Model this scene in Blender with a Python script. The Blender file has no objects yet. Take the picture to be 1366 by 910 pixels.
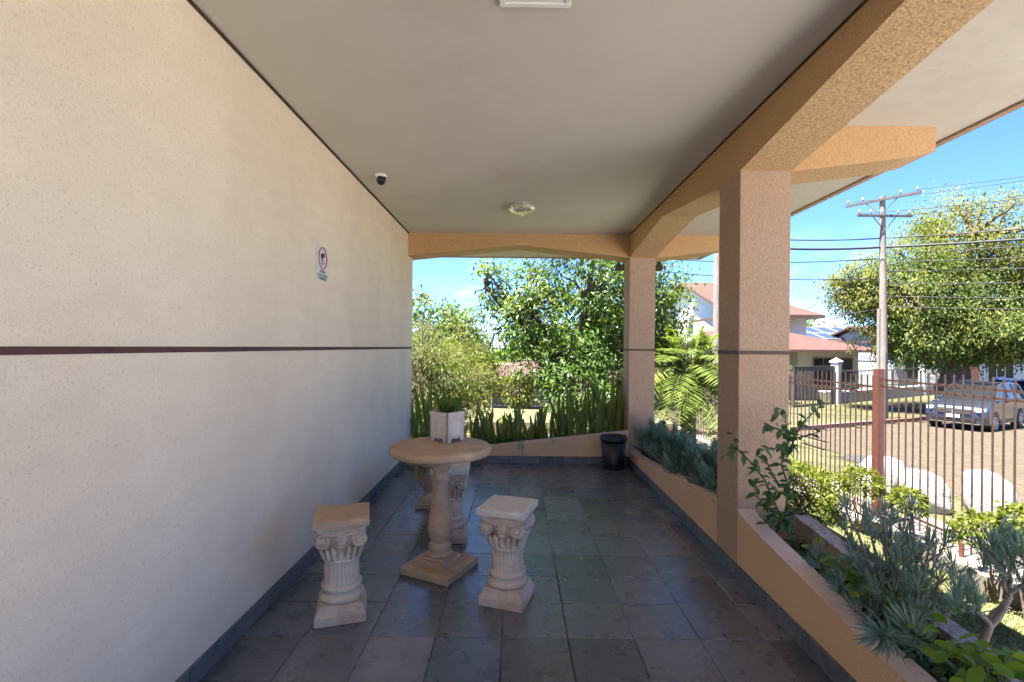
import bpy, bmesh, math, random
import numpy as np
from mathutils import Vector, Matrix

R = math.radians
S = bpy.context.scene
COL = S.collection
rng = np.random.default_rng(7)
random.seed(7)

# ------------------------------------------------------------------ camera, sky, sun, exposure
CAM_H, F, VX, VY, ROLL = 1.3, 650.0, 688.9, 463.1, 0.0087
cam_d = bpy.data.cameras.new('camera')
cam = bpy.data.objects.new('camera', cam_d)
COL.objects.link(cam)
cam_d.sensor_width = 36.0
cam_d.lens = 36.0 * F / 1366.0
cam_d.shift_x = -(VX - 683.0) / 1366.0
cam_d.shift_y = (VY - 455.0) / 1366.0
cam_d.clip_start, cam_d.clip_end = 0.05, 3000.0
cam.matrix_world = Matrix.Translation((0, 0, CAM_H)) @ Matrix.Rotation(R(90), 4, 'X') @ Matrix.Rotation(ROLL, 4, 'Z')
S.camera = cam

SUN = Vector((-0.29, -0.13, 0.945)).normalized()          # direction towards the sun
world = bpy.data.worlds.new('World')
S.world = world
world.use_nodes = True
wn, wl = world.node_tree.nodes, world.node_tree.links
wn.clear()
w_out = wn.new('ShaderNodeOutputWorld')
w_bg = wn.new('ShaderNodeBackground')
sky = wn.new('ShaderNodeTexSky')
sky.sky_type = 'NISHITA'
sky.sun_disc = False
sky.sun_elevation = math.asin(SUN.z)
sky.sun_rotation = math.atan2(SUN.x, SUN.y)
sky.altitude = 1200
sky.air_density, sky.dust_density, sky.ozone_density = 1.0, 0.1, 5.0
w_bg.inputs['Strength'].default_value = 0.05
# a few small bright clouds low over the roofs
w_tc = wn.new('ShaderNodeTexCoord')
w_map = wn.new('ShaderNodeMapping'); w_map.inputs['Scale'].default_value = (2.2, 2.2, 6.0); w_map.inputs['Location'].default_value = (0.35, 0.1, 0.2)
w_noise = wn.new('ShaderNodeTexNoise'); w_noise.inputs['Scale'].default_value = 2.4; w_noise.inputs['Detail'].default_value = 7; w_noise.inputs['Roughness'].default_value = 0.55
w_ramp = wn.new('ShaderNodeValToRGB'); w_ramp.color_ramp.elements[0].position = 0.52; w_ramp.color_ramp.elements[1].position = 0.72
w_sep = wn.new('ShaderNodeSeparateXYZ')
w_mr = wn.new('ShaderNodeMapRange'); w_mr.inputs[1].default_value = 0.12; w_mr.inputs[2].default_value = 0.22; w_mr.inputs[3].default_value = 1.0; w_mr.inputs[4].default_value = 0.0
w_mul = wn.new('ShaderNodeMath'); w_mul.operation = 'MULTIPLY'
w_mix = wn.new('ShaderNodeMix'); w_mix.data_type = 'RGBA'
w_mix.inputs[7].default_value = (3.4, 3.4, 3.4, 1)
wl.new(w_tc.outputs['Generated'], w_map.inputs['Vector']); wl.new(w_map.outputs[0], w_noise.inputs['Vector'])
wl.new(w_noise.outputs['Fac'], w_ramp.inputs[0]); wl.new(w_tc.outputs['Generated'], w_sep.inputs[0]); wl.new(w_sep.outputs[2], w_mr.inputs[0])
wl.new(w_ramp.outputs[0], w_mul.inputs[0]); wl.new(w_mr.outputs[0], w_mul.inputs[1])
wl.new(w_mul.outputs[0], w_mix.inputs[0]); w_tint = wn.new('ShaderNodeMix'); w_tint.data_type = 'RGBA'; w_tint.blend_type = 'MULTIPLY'; w_tint.inputs[0].default_value = 1.0; w_tint.inputs[7].default_value = (0.58, 0.76, 1.12, 1)
wl.new(sky.outputs[0], w_tint.inputs[6]); wl.new(w_tint.outputs[2], w_mix.inputs[6])
wl.new(w_mix.outputs[2], w_bg.inputs['Color']); wl.new(w_bg.outputs[0], w_out.inputs[0])

sun_d = bpy.data.lights.new('sun', 'SUN')
sun_d.energy = 5.0
sun_d.angle = R(0.53)
sun_d.color = (1.0, 0.95, 0.86)
sun = bpy.data.objects.new('sun', sun_d)
COL.objects.link(sun)
sun.rotation_euler = SUN.to_track_quat('Z', 'Y').to_euler()
sun.location = (-8, -3, 20)

S.render.engine = 'CYCLES'
S.view_settings.view_transform = 'Standard'
S.view_settings.look = 'None'
S.view_settings.gamma = 1.0
S.view_settings.use_curve_mapping = False
S.view_settings.exposure = 3.05
S.cycles.max_bounces = 10
S.cycles.diffuse_bounces = 6
S.cycles.transparent_max_bounces = 12


def P(x, y, Y):
    """point at depth Y seen at photo pixel (x, y)"""
    xr = x + ROLL * (y - 455.0)
    yr = y - ROLL * (x - 683.0)
    return Vector(((xr - VX) / F * Y, Y, CAM_H - (yr - VY) / F * Y))


# ------------------------------------------------------------------ materials
def new_mat(name):
    m = bpy.data.materials.new(name)
    m.use_nodes = True
    nt = m.node_tree
    b = nt.nodes['Principled BSDF']
    return m, nt, b


def ramp(nt, fac, c0, c1, p0=0.3, p1=0.7):
    r = nt.nodes.new('ShaderNodeValToRGB')
    r.color_ramp.elements[0].position = p0
    r.color_ramp.elements[1].position = p1
    r.color_ramp.elements[0].color = (*c0, 1)
    r.color_ramp.elements[1].color = (*c1, 1)
    nt.links.new(fac, r.inputs[0])
    return r.outputs[0]


def noise(nt, scale, detail=4, rough=0.55, stretch=(1, 1, 1), coord='Object', distort=0.0):
    tc = nt.nodes.new('ShaderNodeTexCoord')
    mp = nt.nodes.new('ShaderNodeMapping')
    mp.inputs['Scale'].default_value = stretch
    n = nt.nodes.new('ShaderNodeTexNoise')
    n.inputs['Scale'].default_value = scale
    n.inputs['Detail'].default_value = detail
    n.inputs['Roughness'].default_value = rough
    n.inputs['Distortion'].default_value = distort
    nt.links.new(tc.outputs[coord], mp.inputs['Vector'])
    nt.links.new(mp.outputs[0], n.inputs['Vector'])
    return n.outputs['Fac']


def mixc(nt, fac, a, b, mode='MIX'):
    mx = nt.nodes.new('ShaderNodeMix')
    mx.data_type = 'RGBA'
    mx.blend_type = mode
    for sock, v in ((mx.inputs[0], fac), (mx.inputs[6], a), (mx.inputs[7], b)):
        if isinstance(v, (int, float)):
            sock.default_value = v
        elif isinstance(v, tuple):
            sock.default_value = (*v, 1)
        else:
            nt.links.new(v, sock)
    return mx.outputs[2]


def bump(nt, b, h, strength=0.5, dist=0.01):
    bp = nt.nodes.new('ShaderNodeBump')
    bp.inputs['Strength'].default_value = strength
    bp.inputs['Distance'].default_value = dist
    nt.links.new(h, bp.inputs['Height'])
    nt.links.new(bp.outputs[0], b.inputs['Normal'])
    return bp


def simple(name, col, rough=0.6, metal=0.0, var=0.12, scale=8, bmp=0.0, bscale=60, spec=0.5):
    m, nt, b = new_mat(name)
    lo = tuple(c * (1 - var) for c in col)
    hi = tuple(min(1, c * (1 + var)) for c in col)
    nt.links.new(ramp(nt, noise(nt, scale), lo, hi), b.inputs['Base Color'])
    b.inputs['Roughness'].default_value = rough
    b.inputs['Metallic'].default_value = metal
    b.inputs['Specular IOR Level'].default_value = spec
    if bmp:
        bump(nt, b, noise(nt, bscale, 5), bmp, 0.006)
    return m


def stucco(name, col, pit, scale=75, stretch=(1, 1, 0.45), bstr=0.9, bdist=0.007, amount=0.62, dirt=None, dscale=1.3, pw=0.13):
    """trowelled plaster: small dark torn grooves over a slightly blotchy paint"""
    m, nt, b = new_mat(name)
    n1 = noise(nt, scale, 3, 0.6, stretch)
    big = noise(nt, dscale, 6, 0.62)
    base = ramp(nt, big, tuple(c * 0.92 for c in col), tuple(min(1, c * 1.05) for c in col))
    if dirt:
        d = ramp(nt, noise(nt, 0.9, 8, 0.7, (1, 1, 0.6)), (0, 0, 0), (1, 1, 1), 0.55, 0.78)
        base = mixc(nt, d, base, dirt)
    pits = ramp(nt, n1, (1, 1, 1), (0, 0, 0), 1 - amount - pw * 0.5, 1 - amount + pw * 0.5)
    if name.startswith('cream_wall'):
        runs = ramp(nt, noise(nt, 1.0, 6, 0.6, (1, 2.6, 0.22)), (1.0, 1.0, 1.0), (0.945, 0.935, 0.915), 0.42, 0.72)
        base = mixc(nt, 1.0, base, runs, 'MULTIPLY')
        trowel = ramp(nt, noise(nt, 5.5, 4, 0.5, (1, 1, 2.2)), (0.965, 0.965, 0.965), (1.03, 1.03, 1.03), 0.3, 0.7)
        base = mixc(nt, 1.0, base, trowel, 'MULTIPLY')
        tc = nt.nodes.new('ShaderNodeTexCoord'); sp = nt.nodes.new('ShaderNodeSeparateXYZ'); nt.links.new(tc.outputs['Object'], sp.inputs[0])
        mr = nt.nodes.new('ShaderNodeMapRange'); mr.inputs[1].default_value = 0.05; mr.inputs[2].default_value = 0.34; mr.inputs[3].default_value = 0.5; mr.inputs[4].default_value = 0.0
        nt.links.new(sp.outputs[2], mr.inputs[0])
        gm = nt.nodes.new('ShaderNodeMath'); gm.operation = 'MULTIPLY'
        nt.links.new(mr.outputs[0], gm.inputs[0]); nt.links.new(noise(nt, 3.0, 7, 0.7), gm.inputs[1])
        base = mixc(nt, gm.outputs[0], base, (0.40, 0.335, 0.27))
    c = mixc(nt, pits, base, pit)
    nt.links.new(c, b.inputs['Base Color'])
    b.inputs['Roughness'].default_value = 0.85
    b.inputs['Specular IOR Level'].default_value = 0.25
    bump(nt, b, n1, bstr, bdist)
    return m


def leaf_mat(name, cols, trans=0.35, rough=0.4, spec=0.16):
    """leaf colour varies leaf by leaf; light comes through the blade"""
    m, nt, b = new_mat(name)
    g = nt.nodes.new('ShaderNodeNewGeometry')
    r = nt.nodes.new('ShaderNodeValToRGB')
    el = r.color_ramp.elements
    el[0].position, el[1].position = 0.0, 1.0
    el[0].color, el[1].color = (*cols[0], 1), (*cols[-1], 1)
    for i, c in enumerate(cols[1:-1]):
        e = el.new((i + 1) / (len(cols) - 1)); e.color = (*c, 1)
    nt.links.new(g.outputs['Random Per Island'], r.inputs[0])
    nt.links.new(r.outputs[0], b.inputs['Base Color'])
    b.inputs['Roughness'].default_value = rough
    b.inputs['Specular IOR Level'].default_value = spec
    t = nt.nodes.new('ShaderNodeBsdfTranslucent')
    tcol = mixc(nt, 1.0, r.outputs[0], (1.5, 1.6, 0.6), 'MULTIPLY')
    nt.links.new(tcol, t.inputs['Color'])
    mx = nt.nodes.new('ShaderNodeMixShader')
    mx.inputs[0].default_value = trans
    out = nt.nodes['Material Output']
    nt.links.new(b.outputs[0], mx.inputs[1]); nt.links.new(t.outputs[0], mx.inputs[2])
    nt.links.new(mx.outputs[0], out.inputs['Surface'])
    return m


M = {}
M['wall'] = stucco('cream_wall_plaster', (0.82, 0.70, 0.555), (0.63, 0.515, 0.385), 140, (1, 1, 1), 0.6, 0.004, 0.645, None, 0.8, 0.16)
M['orange'] = stucco('orange_beam_plaster', (0.59, 0.37, 0.19), (0.45, 0.27, 0.125), 190, (1, 1, 0.4), 0.9, 0.004, 0.52, (0.50, 0.305, 0.145), 1.3, 0.25)
M['column'] = stucco('peach_column_plaster', (0.50, 0.345, 0.237), (0.36, 0.24, 0.155), 175, (1, 1, 0.36), 1.0, 0.006, 0.54, (0.49, 0.33, 0.215), 1.3, 0.25)
M['soffit'] = stucco('weathered_beam_plaster', (0.60, 0.405, 0.225), (0.38, 0.245, 0.125), 165, (0.5, 0.5, 1), 1.0, 0.006, 0.54, (0.44, 0.295, 0.16), 1.3, 0.25)
M['parapet'] = stucco('peach_plaster_lifted', (0.78, 0.515, 0.30), (0.57, 0.36, 0.20), 190, (1, 1, 0.8), 1.0, 0.005, 0.56, (0.68, 0.445, 0.255), 1.3, 0.25)  # same plaster as the columns; its lighting tint is put into this colour
M['parapet_cap'] = stucco('worn_cap_plaster', (0.66, 0.49, 0.38), (0.50, 0.35, 0.26), 70, (1, 1, 1), 0.4, 0.003, 0.62, (0.42, 0.33, 0.27))
M['outer_wall'] = stucco('weathered_planter_concrete', (0.40, 0.33, 0.27), (0.22, 0.18, 0.15), 45, (1, 1, 1), 0.7, 0.005, 0.55, (0.16, 0.13, 0.11))
M['ceiling'] = stucco('ceiling_paint', (0.60, 0.555, 0.495), (0.565, 0.52, 0.46), 120, (1, 1, 1), 0.15, 0.002, 0.6, (0.50, 0.44, 0.375), 0.9)
M['eave'] = stucco('eave_paint', (0.60, 0.55, 0.48), (0.565, 0.515, 0.445), 12, (1, 1, 1), 0.25, 0.003, 0.55, (0.44, 0.38, 0.32), 1.0)
M['stripe'] = simple('brown_stripe_paint', (0.085, 0.038, 0.027), 0.6, 0, 0.25, 20)
M['dark_trim'] = simple('dark_trim', (0.045, 0.03, 0.02), 0.7)
M['white_plastic'] = simple('white_plastic', (0.78, 0.77, 0.74), 0.4, 0, 0.03)
M['black_plastic'] = simple('black_plastic', (0.012, 0.012, 0.013), 0.38, 0, 0.2)
M['sign_board'] = simple('sign_board', (0.62, 0.62, 0.64), 0.35, 0, 0.05)
M['sign_red'] = simple('sign_red', (0.42, 0.03, 0.03), 0.5)
M['sign_black'] = simple('sign_black', (0.03, 0.03, 0.035), 0.5)
M['fence_metal'] = simple('brown_fence_paint', (0.0544, 0.0276, 0.0210), 0.5, 0, 0.25, 12, 0.1)
M['post_metal'] = simple('red_brown_post_paint', (0.102, 0.034, 0.023), 0.5, 0, 0.15, 6, 0.1)
M['boulder'] = simple('whitewashed_rock', (0.3952, 0.3919, 0.3825), 0.75, 0, 0.05, 5, 0.8, 9)
def mat_boulder():
    m, nt, b = new_mat('chipped_whitewash')
    c = ramp(nt, noise(nt, 3.0, 7, 0.65), (0.29, 0.287, 0.28), (0.42, 0.415, 0.405))
    chips = ramp(nt, noise(nt, 6.5, 8, 0.7), (0, 0, 0), (0.8, 0.8, 0.8), 0.60, 0.68)
    c = mixc(nt, chips, c, (0.16, 0.14, 0.12))
    nt.links.new(c, b.inputs['Base Color'])
    b.inputs['Roughness'].default_value = 0.85
    bump(nt, b, noise(nt, 7, 8, 0.65), 1.0, 0.06)
    return m


M['boulder'] = mat_boulder()
M['soil'] = simple('dark_soil', (0.026, 0.018, 0.012), 0.95, 0, 0.6, 40, 1.0, 70)
M['bark'] = simple('bark', (0.13, 0.095, 0.07), 0.9, 0, 0.4, 14, 0.9, 30)
M['grey_bark'] = simple('grey_stem', (0.20, 0.165, 0.14), 0.85, 0, 0.35, 30, 0.6, 60)
M['green_stem'] = simple('green_stem', (0.06, 0.075, 0.03), 0.7, 0, 0.3, 20)
M['concrete'] = simple('grey_concrete', (0.252, 0.238, 0.217), 0.85, 0, 0.2, 3, 0.4, 40)
M['concrete_pole'] = simple('pole_concrete', (0.188, 0.161, 0.139), 0.85, 0, 0.18, 3, 0.3, 30)
M['kerb'] = simple('kerb_concrete', (0.168, 0.147, 0.122), 0.9, 0, 0.25, 5, 0.5, 35)
M['wood_dark'] = simple('dark_wood', (0.07, 0.055, 0.045), 0.8, 0, 0.3, 10)
M['white_render'] = simple('white_render', (0.6375, 0.6375, 0.6375), 0.85, 0, 0.05, 1.5)
M['cream_render'] = simple('cream_render', (0.4275, 0.3765, 0.3045), 0.85, 0, 0.08, 1.5)
M['pale_blue_render'] = simple('pale_blue_render', (0.3825, 0.4215, 0.4380), 0.85, 0, 0.08, 1.2)
M['tan_render'] = simple('tan_render', (0.168, 0.120, 0.080), 0.85, 0, 0.08, 1.2)
M['brick_red'] = simple('red_orange_render', (0.40, 0.16, 0.085), 0.85, 0, 0.12, 3)
M['window'] = simple('dark_window_glass', (0.012, 0.014, 0.016), 0.12, 0, 0.2, 2, 0, 60, 0.25)
M['frame_white'] = simple('white_frame', (0.420, 0.420, 0.420), 0.5, 0, 0.05)
M['gate_grey'] = simple('dark_gate_metal', (0.055, 0.05, 0.048), 0.55, 0, 0.2)
M['gate_red'] = simple('reddish_boards', (0.22, 0.10, 0.075), 0.8, 0, 0.2)
M['wire'] = simple('black_cable', (0.02, 0.02, 0.022), 0.6)
M['insulator'] = simple('glazed_insulator', (0.30, 0.22, 0.18), 0.3)
M['chrome'] = simple('chrome', (0.7, 0.7, 0.7), 0.15, 1.0, 0.02)
M['alloy'] = simple('alloy_rim', (0.5, 0.5, 0.52), 0.3, 0.9, 0.05)
M['tyre'] = simple('tyre_rubber', (0.02, 0.02, 0.02), 0.85, 0, 0.2)
M['headlight'] = simple('headlight_glass', (0.75, 0.77, 0.8), 0.08, 0.3, 0.1, 30)
M['plate'] = simple('number_plate', (0.7, 0.7, 0.7), 0.4)
M['fruit'] = simple('orange_red_dates', (0.42, 0.12, 0.035), 0.6)
M['purple_leaf'] = leaf_mat('dark_purple_leaf', [(0.03, 0.008, 0.014), (0.06, 0.014, 0.025)], 0.15)


def car_paint(name, col):
    m, nt, b = new_mat(name)
    b.inputs['Base Color'].default_value = (*col, 1)
    b.inputs['Metallic'].default_value = 0.5
    b.inputs['Roughness'].default_value = 0.28
    b.inputs['Coat Weight'].default_value = 0.8
    b.inputs['Coat Roughness'].default_value = 0.04
    return m


M['car_blue'] = car_paint('navy_car_paint', (0.036, 0.046, 0.07))
M['car_silver'] = car_paint('silver_car_paint', (0.2, 0.23, 0.28))


def mat_slate():
    m, nt, b = new_mat('slate_tiles')
    g = nt.nodes.new('ShaderNodeNewGeometry')
    r = nt.nodes.new('ShaderNodeValToRGB')
    el = r.color_ramp.elements
    el[0].color = (0.046, 0.052, 0.070, 1); el[1].color = (0.165, 0.163, 0.182, 1)
    e = el.new(0.4); e.color = (0.105, 0.118, 0.146, 1)
    e = el.new(0.75); e.color = (0.082, 0.083, 0.09, 1)
    nt.links.new(g.outputs['Random Per Island'], r.inputs[0])
    big = ramp(nt, noise(nt, 4.5, 7, 0.65), (0.72, 0.72, 0.72), (1.27, 1.26, 1.25), 0.28, 0.72)
    c = mixc(nt, 1.0, r.outputs[0], big, 'MULTIPLY')
    rust = ramp(nt, noise(nt, 2.1, 8, 0.72), (0, 0, 0), (0.18, 0.18, 0.18), 0.5, 0.85)
    c = mixc(nt, rust, c, (0.13, 0.10, 0.08))
    nt.links.new(c, b.inputs['Base Color'])
    rr = ramp(nt, noise(nt, 9, 6, 0.6), (0.22, 0.22, 0.22), (0.38, 0.38, 0.38), 0.3, 0.7)
    nt.links.new(rr, b.inputs['Roughness'])
    b.inputs['Specular IOR Level'].default_value = 0.7
    b.inputs['Coat Weight'].default_value = 0.55
    b.inputs['Coat Roughness'].default_value = 0.22
    # cleft slate: ridges that run in thin broken layers
    a = noise(nt, 13, 8, 0.6, (1, 1, 1), 'Object', 0.5)
    f = noise(nt, 70, 4, 0.6)
    add = nt.nodes.new('ShaderNodeMath'); add.operation = 'MULTIPLY_ADD'
    add.inputs[1].default_value = 0.3
    nt.links.new(f, add.inputs[0]); nt.links.new(a, add.inputs[2])
    bump(nt, b, add.outputs[0], 0.6, 0.009)
    return m


M['slate'] = mat_slate()
M['grout'] = simple('grout', (0.10, 0.078, 0.062), 0.9, 0, 0.35, 6)


def mat_skirting():
    m, nt, b = new_mat('slate_skirting')
    g = nt.nodes.new('ShaderNodeNewGeometry')
    c = ramp(nt, g.outputs['Random Per Island'], (0.10, 0.112, 0.128), (0.15, 0.155, 0.16), 0, 1)
    c = mixc(nt, 1.0, c, ramp(nt, noise(nt, 14, 6), (0.7, 0.7, 0.7), (1.25, 1.22, 1.2)), 'MULTIPLY')
    nt.links.new(c, b.inputs['Base Color'])
    b.inputs['Roughness'].default_value = 0.5
    bump(nt, b, noise(nt, 45, 5), 0.4, 0.006)
    return m


M['skirting'] = mat_skirting()


def mat_cast_stone(name, col, dirt):
    m, nt, b = new_mat(name)
    n = noise(nt, 11, 8, 0.65)
    c = ramp(nt, n, tuple(x * 0.8 for x in col), tuple(min(1, x * 1.1) for x in col))
    d = ramp(nt, noise(nt, 5, 9, 0.72), (0, 0, 0), (0.85, 0.85, 0.85), 0.42, 0.66)
    c = mixc(nt, d, c, dirt)
    nt.links.new(c, b.inputs['Base Color'])
    b.inputs['Roughness'].default_value = 0.72
    b.inputs['Specular IOR Level'].default_value = 0.3
    bump(nt, b, noise(nt, 90, 6, 0.65), 0.45, 0.004)
    return m


M['stone'] = mat_cast_stone('cast_stone', (0.5060, 0.3565, 0.2300), (0.3450, 0.2242, 0.1323))
M['stone_pale'] = mat_cast_stone('pale_cast_stone', (0.6440, 0.5290, 0.4140), (0.3335, 0.2185, 0.1323))
M['stone_pot'] = mat_cast_stone('white_cast_stone', (0.6380, 0.5830, 0.5280), (0.4840, 0.3960, 0.3190))


def mat_ground(name, cols, scale, bstr=0.5, bscale=30, rough=0.95):
    m, nt, b = new_mat(name)
    a = noise(nt, scale, 8, 0.65)
    f = noise(nt, scale * 14, 5, 0.65)
    c = ramp(nt, a, cols[0], cols[1], 0.35, 0.65)
    c = mixc(nt, ramp(nt, f, (0, 0, 0), (1, 1, 1), 0.42, 0.66), c, cols[2])
    nt.links.new(c, b.inputs['Base Color'])
    b.inputs['Roughness'].default_value = rough
    bump(nt, b, noise(nt, bscale, 6, 0.65), bstr, 0.03)
    return m


M['ground'] = mat_ground('dry_grass_ground', ((0.0832, 0.0845, 0.0286), (0.1274, 0.1027, 0.0494), (0.0650, 0.0741, 0.0234)), 0.6)
M['lawn'] = mat_ground('lawn_soil', ((0.0960, 0.1056, 0.0288), (0.1560, 0.1320, 0.0624), (0.0720, 0.0864, 0.0240)), 1.1, 0.6, 60)
M['verge'] = mat_ground('verge_soil', ((0.0644, 0.0644, 0.0196), (0.0952, 0.0770, 0.0364), (0.0476, 0.0560, 0.0140)), 0.8, 0.6, 60)
M['pavement'] = mat_ground('pavement_concrete', ((0.1209, 0.1027, 0.0845), (0.1534, 0.1326, 0.1092), (0.1001, 0.0871, 0.0715)), 1.3, 0.3, 50)
M['added_drive'] = mat_ground('pale_bounce_slab', ((0.56, 0.54, 0.51), (0.64, 0.62, 0.59), (0.50, 0.48, 0.45)), 1.0, 0.3, 50)  # pale slab, added out of view to bounce sunlight into the porch


def mat_cobble():
    """rough irregular paving stones, brown, with grey patches of asphalt and sand between"""
    m, nt, b = new_mat('stone_paved_road')
    tc = nt.nodes.new('ShaderNodeTexCoord')
    mp = nt.nodes.new('ShaderNodeMapping'); mp.inputs['Scale'].default_value = (6.5, 6.5, 6.5)
    nt.links.new(tc.outputs['Object'], mp.inputs['Vector'])
    v = nt.nodes.new('ShaderNodeTexVoronoi'); v.feature = 'F1'
    ve = nt.nodes.new('ShaderNodeTexVoronoi'); ve.feature = 'DISTANCE_TO_EDGE'
    for q in (v, ve):
        q.inputs['Scale'].default_value = 1.0
        nt.links.new(mp.outputs[0], q.inputs['Vector'])
    sep = nt.nodes.new('ShaderNodeSeparateColor')
    nt.links.new(v.outputs['Color'], sep.inputs[0])
    c = ramp(nt, sep.outputs[0], (0.043, 0.031, 0.0165), (0.068, 0.050, 0.028), 0.0, 1.0)
    edge = ramp(nt, ve.outputs['Distance'], (1, 1, 1), (0, 0, 0), 0.02, 0.12)
    c = mixc(nt, edge, c, (0.05, 0.035, 0.018))
    patch = ramp(nt, noise(nt, 0.33, 5, 0.55, (0.5, 1.6, 1)), (0, 0, 0), (1, 1, 1), 0.585, 0.62)
    c = mixc(nt, patch, c, (0.03, 0.0295, 0.029))
    leaves = ramp(nt, noise(nt, 9, 4, 0.7), (0, 0, 0), (0.7, 0.7, 0.7), 0.62, 0.68)
    c = mixc(nt, leaves, c, (0.08, 0.058, 0.026))
    nt.links.new(c, b.inputs['Base Color'])
    b.inputs['Roughness'].default_value = 0.9
    bump(nt, b, ve.outputs['Distance'], 0.8, 0.03)
    return m


M['road'] = mat_cobble()


def mat_roof(name, c0, c1, sx=5.0):
    """clay pan tiles: rounded rows across the slope"""
    m, nt, b = new_mat(name)
    tc = nt.nodes.new('ShaderNodeTexCoord')
    w = nt.nodes.new('ShaderNodeTexWave'); w.wave_type = 'BANDS'; w.bands_direction = 'X'; w.inputs['Scale'].default_value = sx
    w2 = nt.nodes.new('ShaderNodeTexWave'); w2.wave_type = 'BANDS'; w2.bands_direction = 'Y'; w2.inputs['Scale'].default_value = 2.6
    nt.links.new(tc.outputs['Object'], w.inputs['Vector']); nt.links.new(tc.outputs['Object'], w2.inputs['Vector'])
    c = ramp(nt, noise(nt, 3.0, 7, 0.7), c0, c1)
    c = mixc(nt, ramp(nt, noise(nt, 22, 3, 0.6), (0, 0, 0), (0.6, 0.6, 0.6), 0.52, 0.7), c, tuple(x * 0.55 for x in c0))
    nt.links.new(c, b.inputs['Base Color'])
    b.inputs['Roughness'].default_value = 0.85
    ad = nt.nodes.new('ShaderNodeMath'); ad.operation = 'ADD'
    nt.links.new(w.outputs['Fac'], ad.inputs[0]); nt.links.new(w2.outputs['Fac'], ad.inputs[1])
    bump(nt, b, ad.outputs[0], 1.0, 0.08)
    return m


M['roof_red'] = mat_roof('red_clay_tiles', (0.1423, 0.0599, 0.0432), (0.2253, 0.1130, 0.0864))
M['roof_brown'] = mat_roof('brown_clay_tiles', (0.1346, 0.0686, 0.0468), (0.1958, 0.1098, 0.0756))


def mat_solar():
    m, nt, b = new_mat('solar_cells')
    tc = nt.nodes.new('ShaderNodeTexCoord')
    br = nt.nodes.new('ShaderNodeTexBrick')
    br.offset = 0.0
    br.inputs['Color1'].default_value = (0.02, 0.03, 0.06, 1); br.inputs['Color2'].default_value = (0.025, 0.035, 0.07, 1)
    br.inputs['Mortar'].default_value = (0.12, 0.13, 0.16, 1); br.inputs['Scale'].default_value = 6; br.inputs['Mortar Size'].default_value = 0.008
    nt.links.new(tc.outputs['Object'], br.inputs['Vector'])
    nt.links.new(br.outputs[0], b.inputs['Base Color'])
    b.inputs['Roughness'].default_value = 0.12
    return m


M['solar'] = mat_solar()


def mat_glass(name, rough=0.1):
    m, nt, b = new_mat(name)
    b.inputs['Base Color'].default_value = (0.9, 0.86, 0.8, 1)
    b.inputs['Roughness'].default_value = rough
    b.inputs['Transmission Weight'].default_value = 0.85
    b.inputs['IOR'].default_value = 1.45
    bump(nt, b, noise(nt, 60, 2), 0.4, 0.01)
    return m


M['lamp_glass'] = mat_glass('patterned_lamp_glass')

L_TREE = leaf_mat('broad_tree_leaves', [(0.0450, 0.0846, 0.0198), (0.0702, 0.1260, 0.0252), (0.1008, 0.1620, 0.0324), (0.1386, 0.1872, 0.0414)], 0.4, 0.35)
L_TREE_Y = leaf_mat('young_tree_leaves', [(0.0870, 0.1290, 0.0203), (0.1290, 0.1668, 0.0275), (0.1668, 0.1783, 0.0319)], 0.45, 0.4)
L_DARK = leaf_mat('dark_tree_leaves', [(0.0437, 0.0875, 0.0292), (0.0729, 0.1276, 0.0401), (0.1094, 0.1732, 0.0583)], 0.3, 0.35)
L_GOLD = leaf_mat('yellow_green_pods', [(0.1262, 0.1388, 0.0252), (0.1838, 0.1838, 0.0378), (0.2399, 0.2146, 0.0505)], 0.4, 0.5)
L_OLIVE = leaf_mat('feathery_olive_leaves', [(0.0821, 0.0966, 0.0397), (0.1224, 0.1304, 0.0560), (0.1707, 0.1578, 0.0887)], 0.4, 0.5)
L_HEDGE = leaf_mat('clipped_hedge_leaves', [(0.0572, 0.0858, 0.0104), (0.0936, 0.1144, 0.0130), (0.1352, 0.1404, 0.0182)], 0.35, 0.4)
L_PALM = leaf_mat('palm_leaflets', [(0.0832, 0.1300, 0.0286), (0.1300, 0.1768, 0.0416), (0.1664, 0.1872, 0.0520)], 0.4, 0.35)
L_DRY = leaf_mat('dry_fronds', [(0.16, 0.10, 0.05), (0.24, 0.16, 0.085)], 0.2, 0.7)
L_BLUE = leaf_mat('blue_grey_succulent', [(0.1174, 0.2005, 0.1595), (0.1795, 0.2822, 0.2287), (0.2624, 0.3638, 0.3006)], 0.08, 0.55, 0.35)
L_FERN = leaf_mat('fern_leaves', [(0.0480, 0.1080, 0.0240), (0.0840, 0.1560, 0.0360), (0.1200, 0.1920, 0.0480)], 0.3, 0.45)
L_SHRUB = leaf_mat('glossy_shrub_leaves', [(0.0397, 0.0859, 0.0291), (0.0635, 0.1217, 0.0397), (0.0926, 0.1521, 0.0529)], 0.25, 0.28)
L_LIME = leaf_mat('lime_leaves', [(0.0810, 0.1530, 0.0180), (0.1260, 0.2070, 0.0270), (0.1530, 0.2340, 0.0405)], 0.4, 0.35)
L_SNAKE = leaf_mat('snake_plant_blade', [(0.0783, 0.1248, 0.0374), (0.1218, 0.1716, 0.0504), (0.1740, 0.2028, 0.0648)], 0.25, 0.35)
L_SNAKE_E = leaf_mat('snake_plant_edge', [(0.28, 0.25, 0.07), (0.36, 0.30, 0.10)], 0.35, 0.4)
L_GRASS = leaf_mat('grass_blades', [(0.0607, 0.0756, 0.0149), (0.0959, 0.1013, 0.0243), (0.1418, 0.1269, 0.0513)], 0.3, 0.5)


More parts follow.
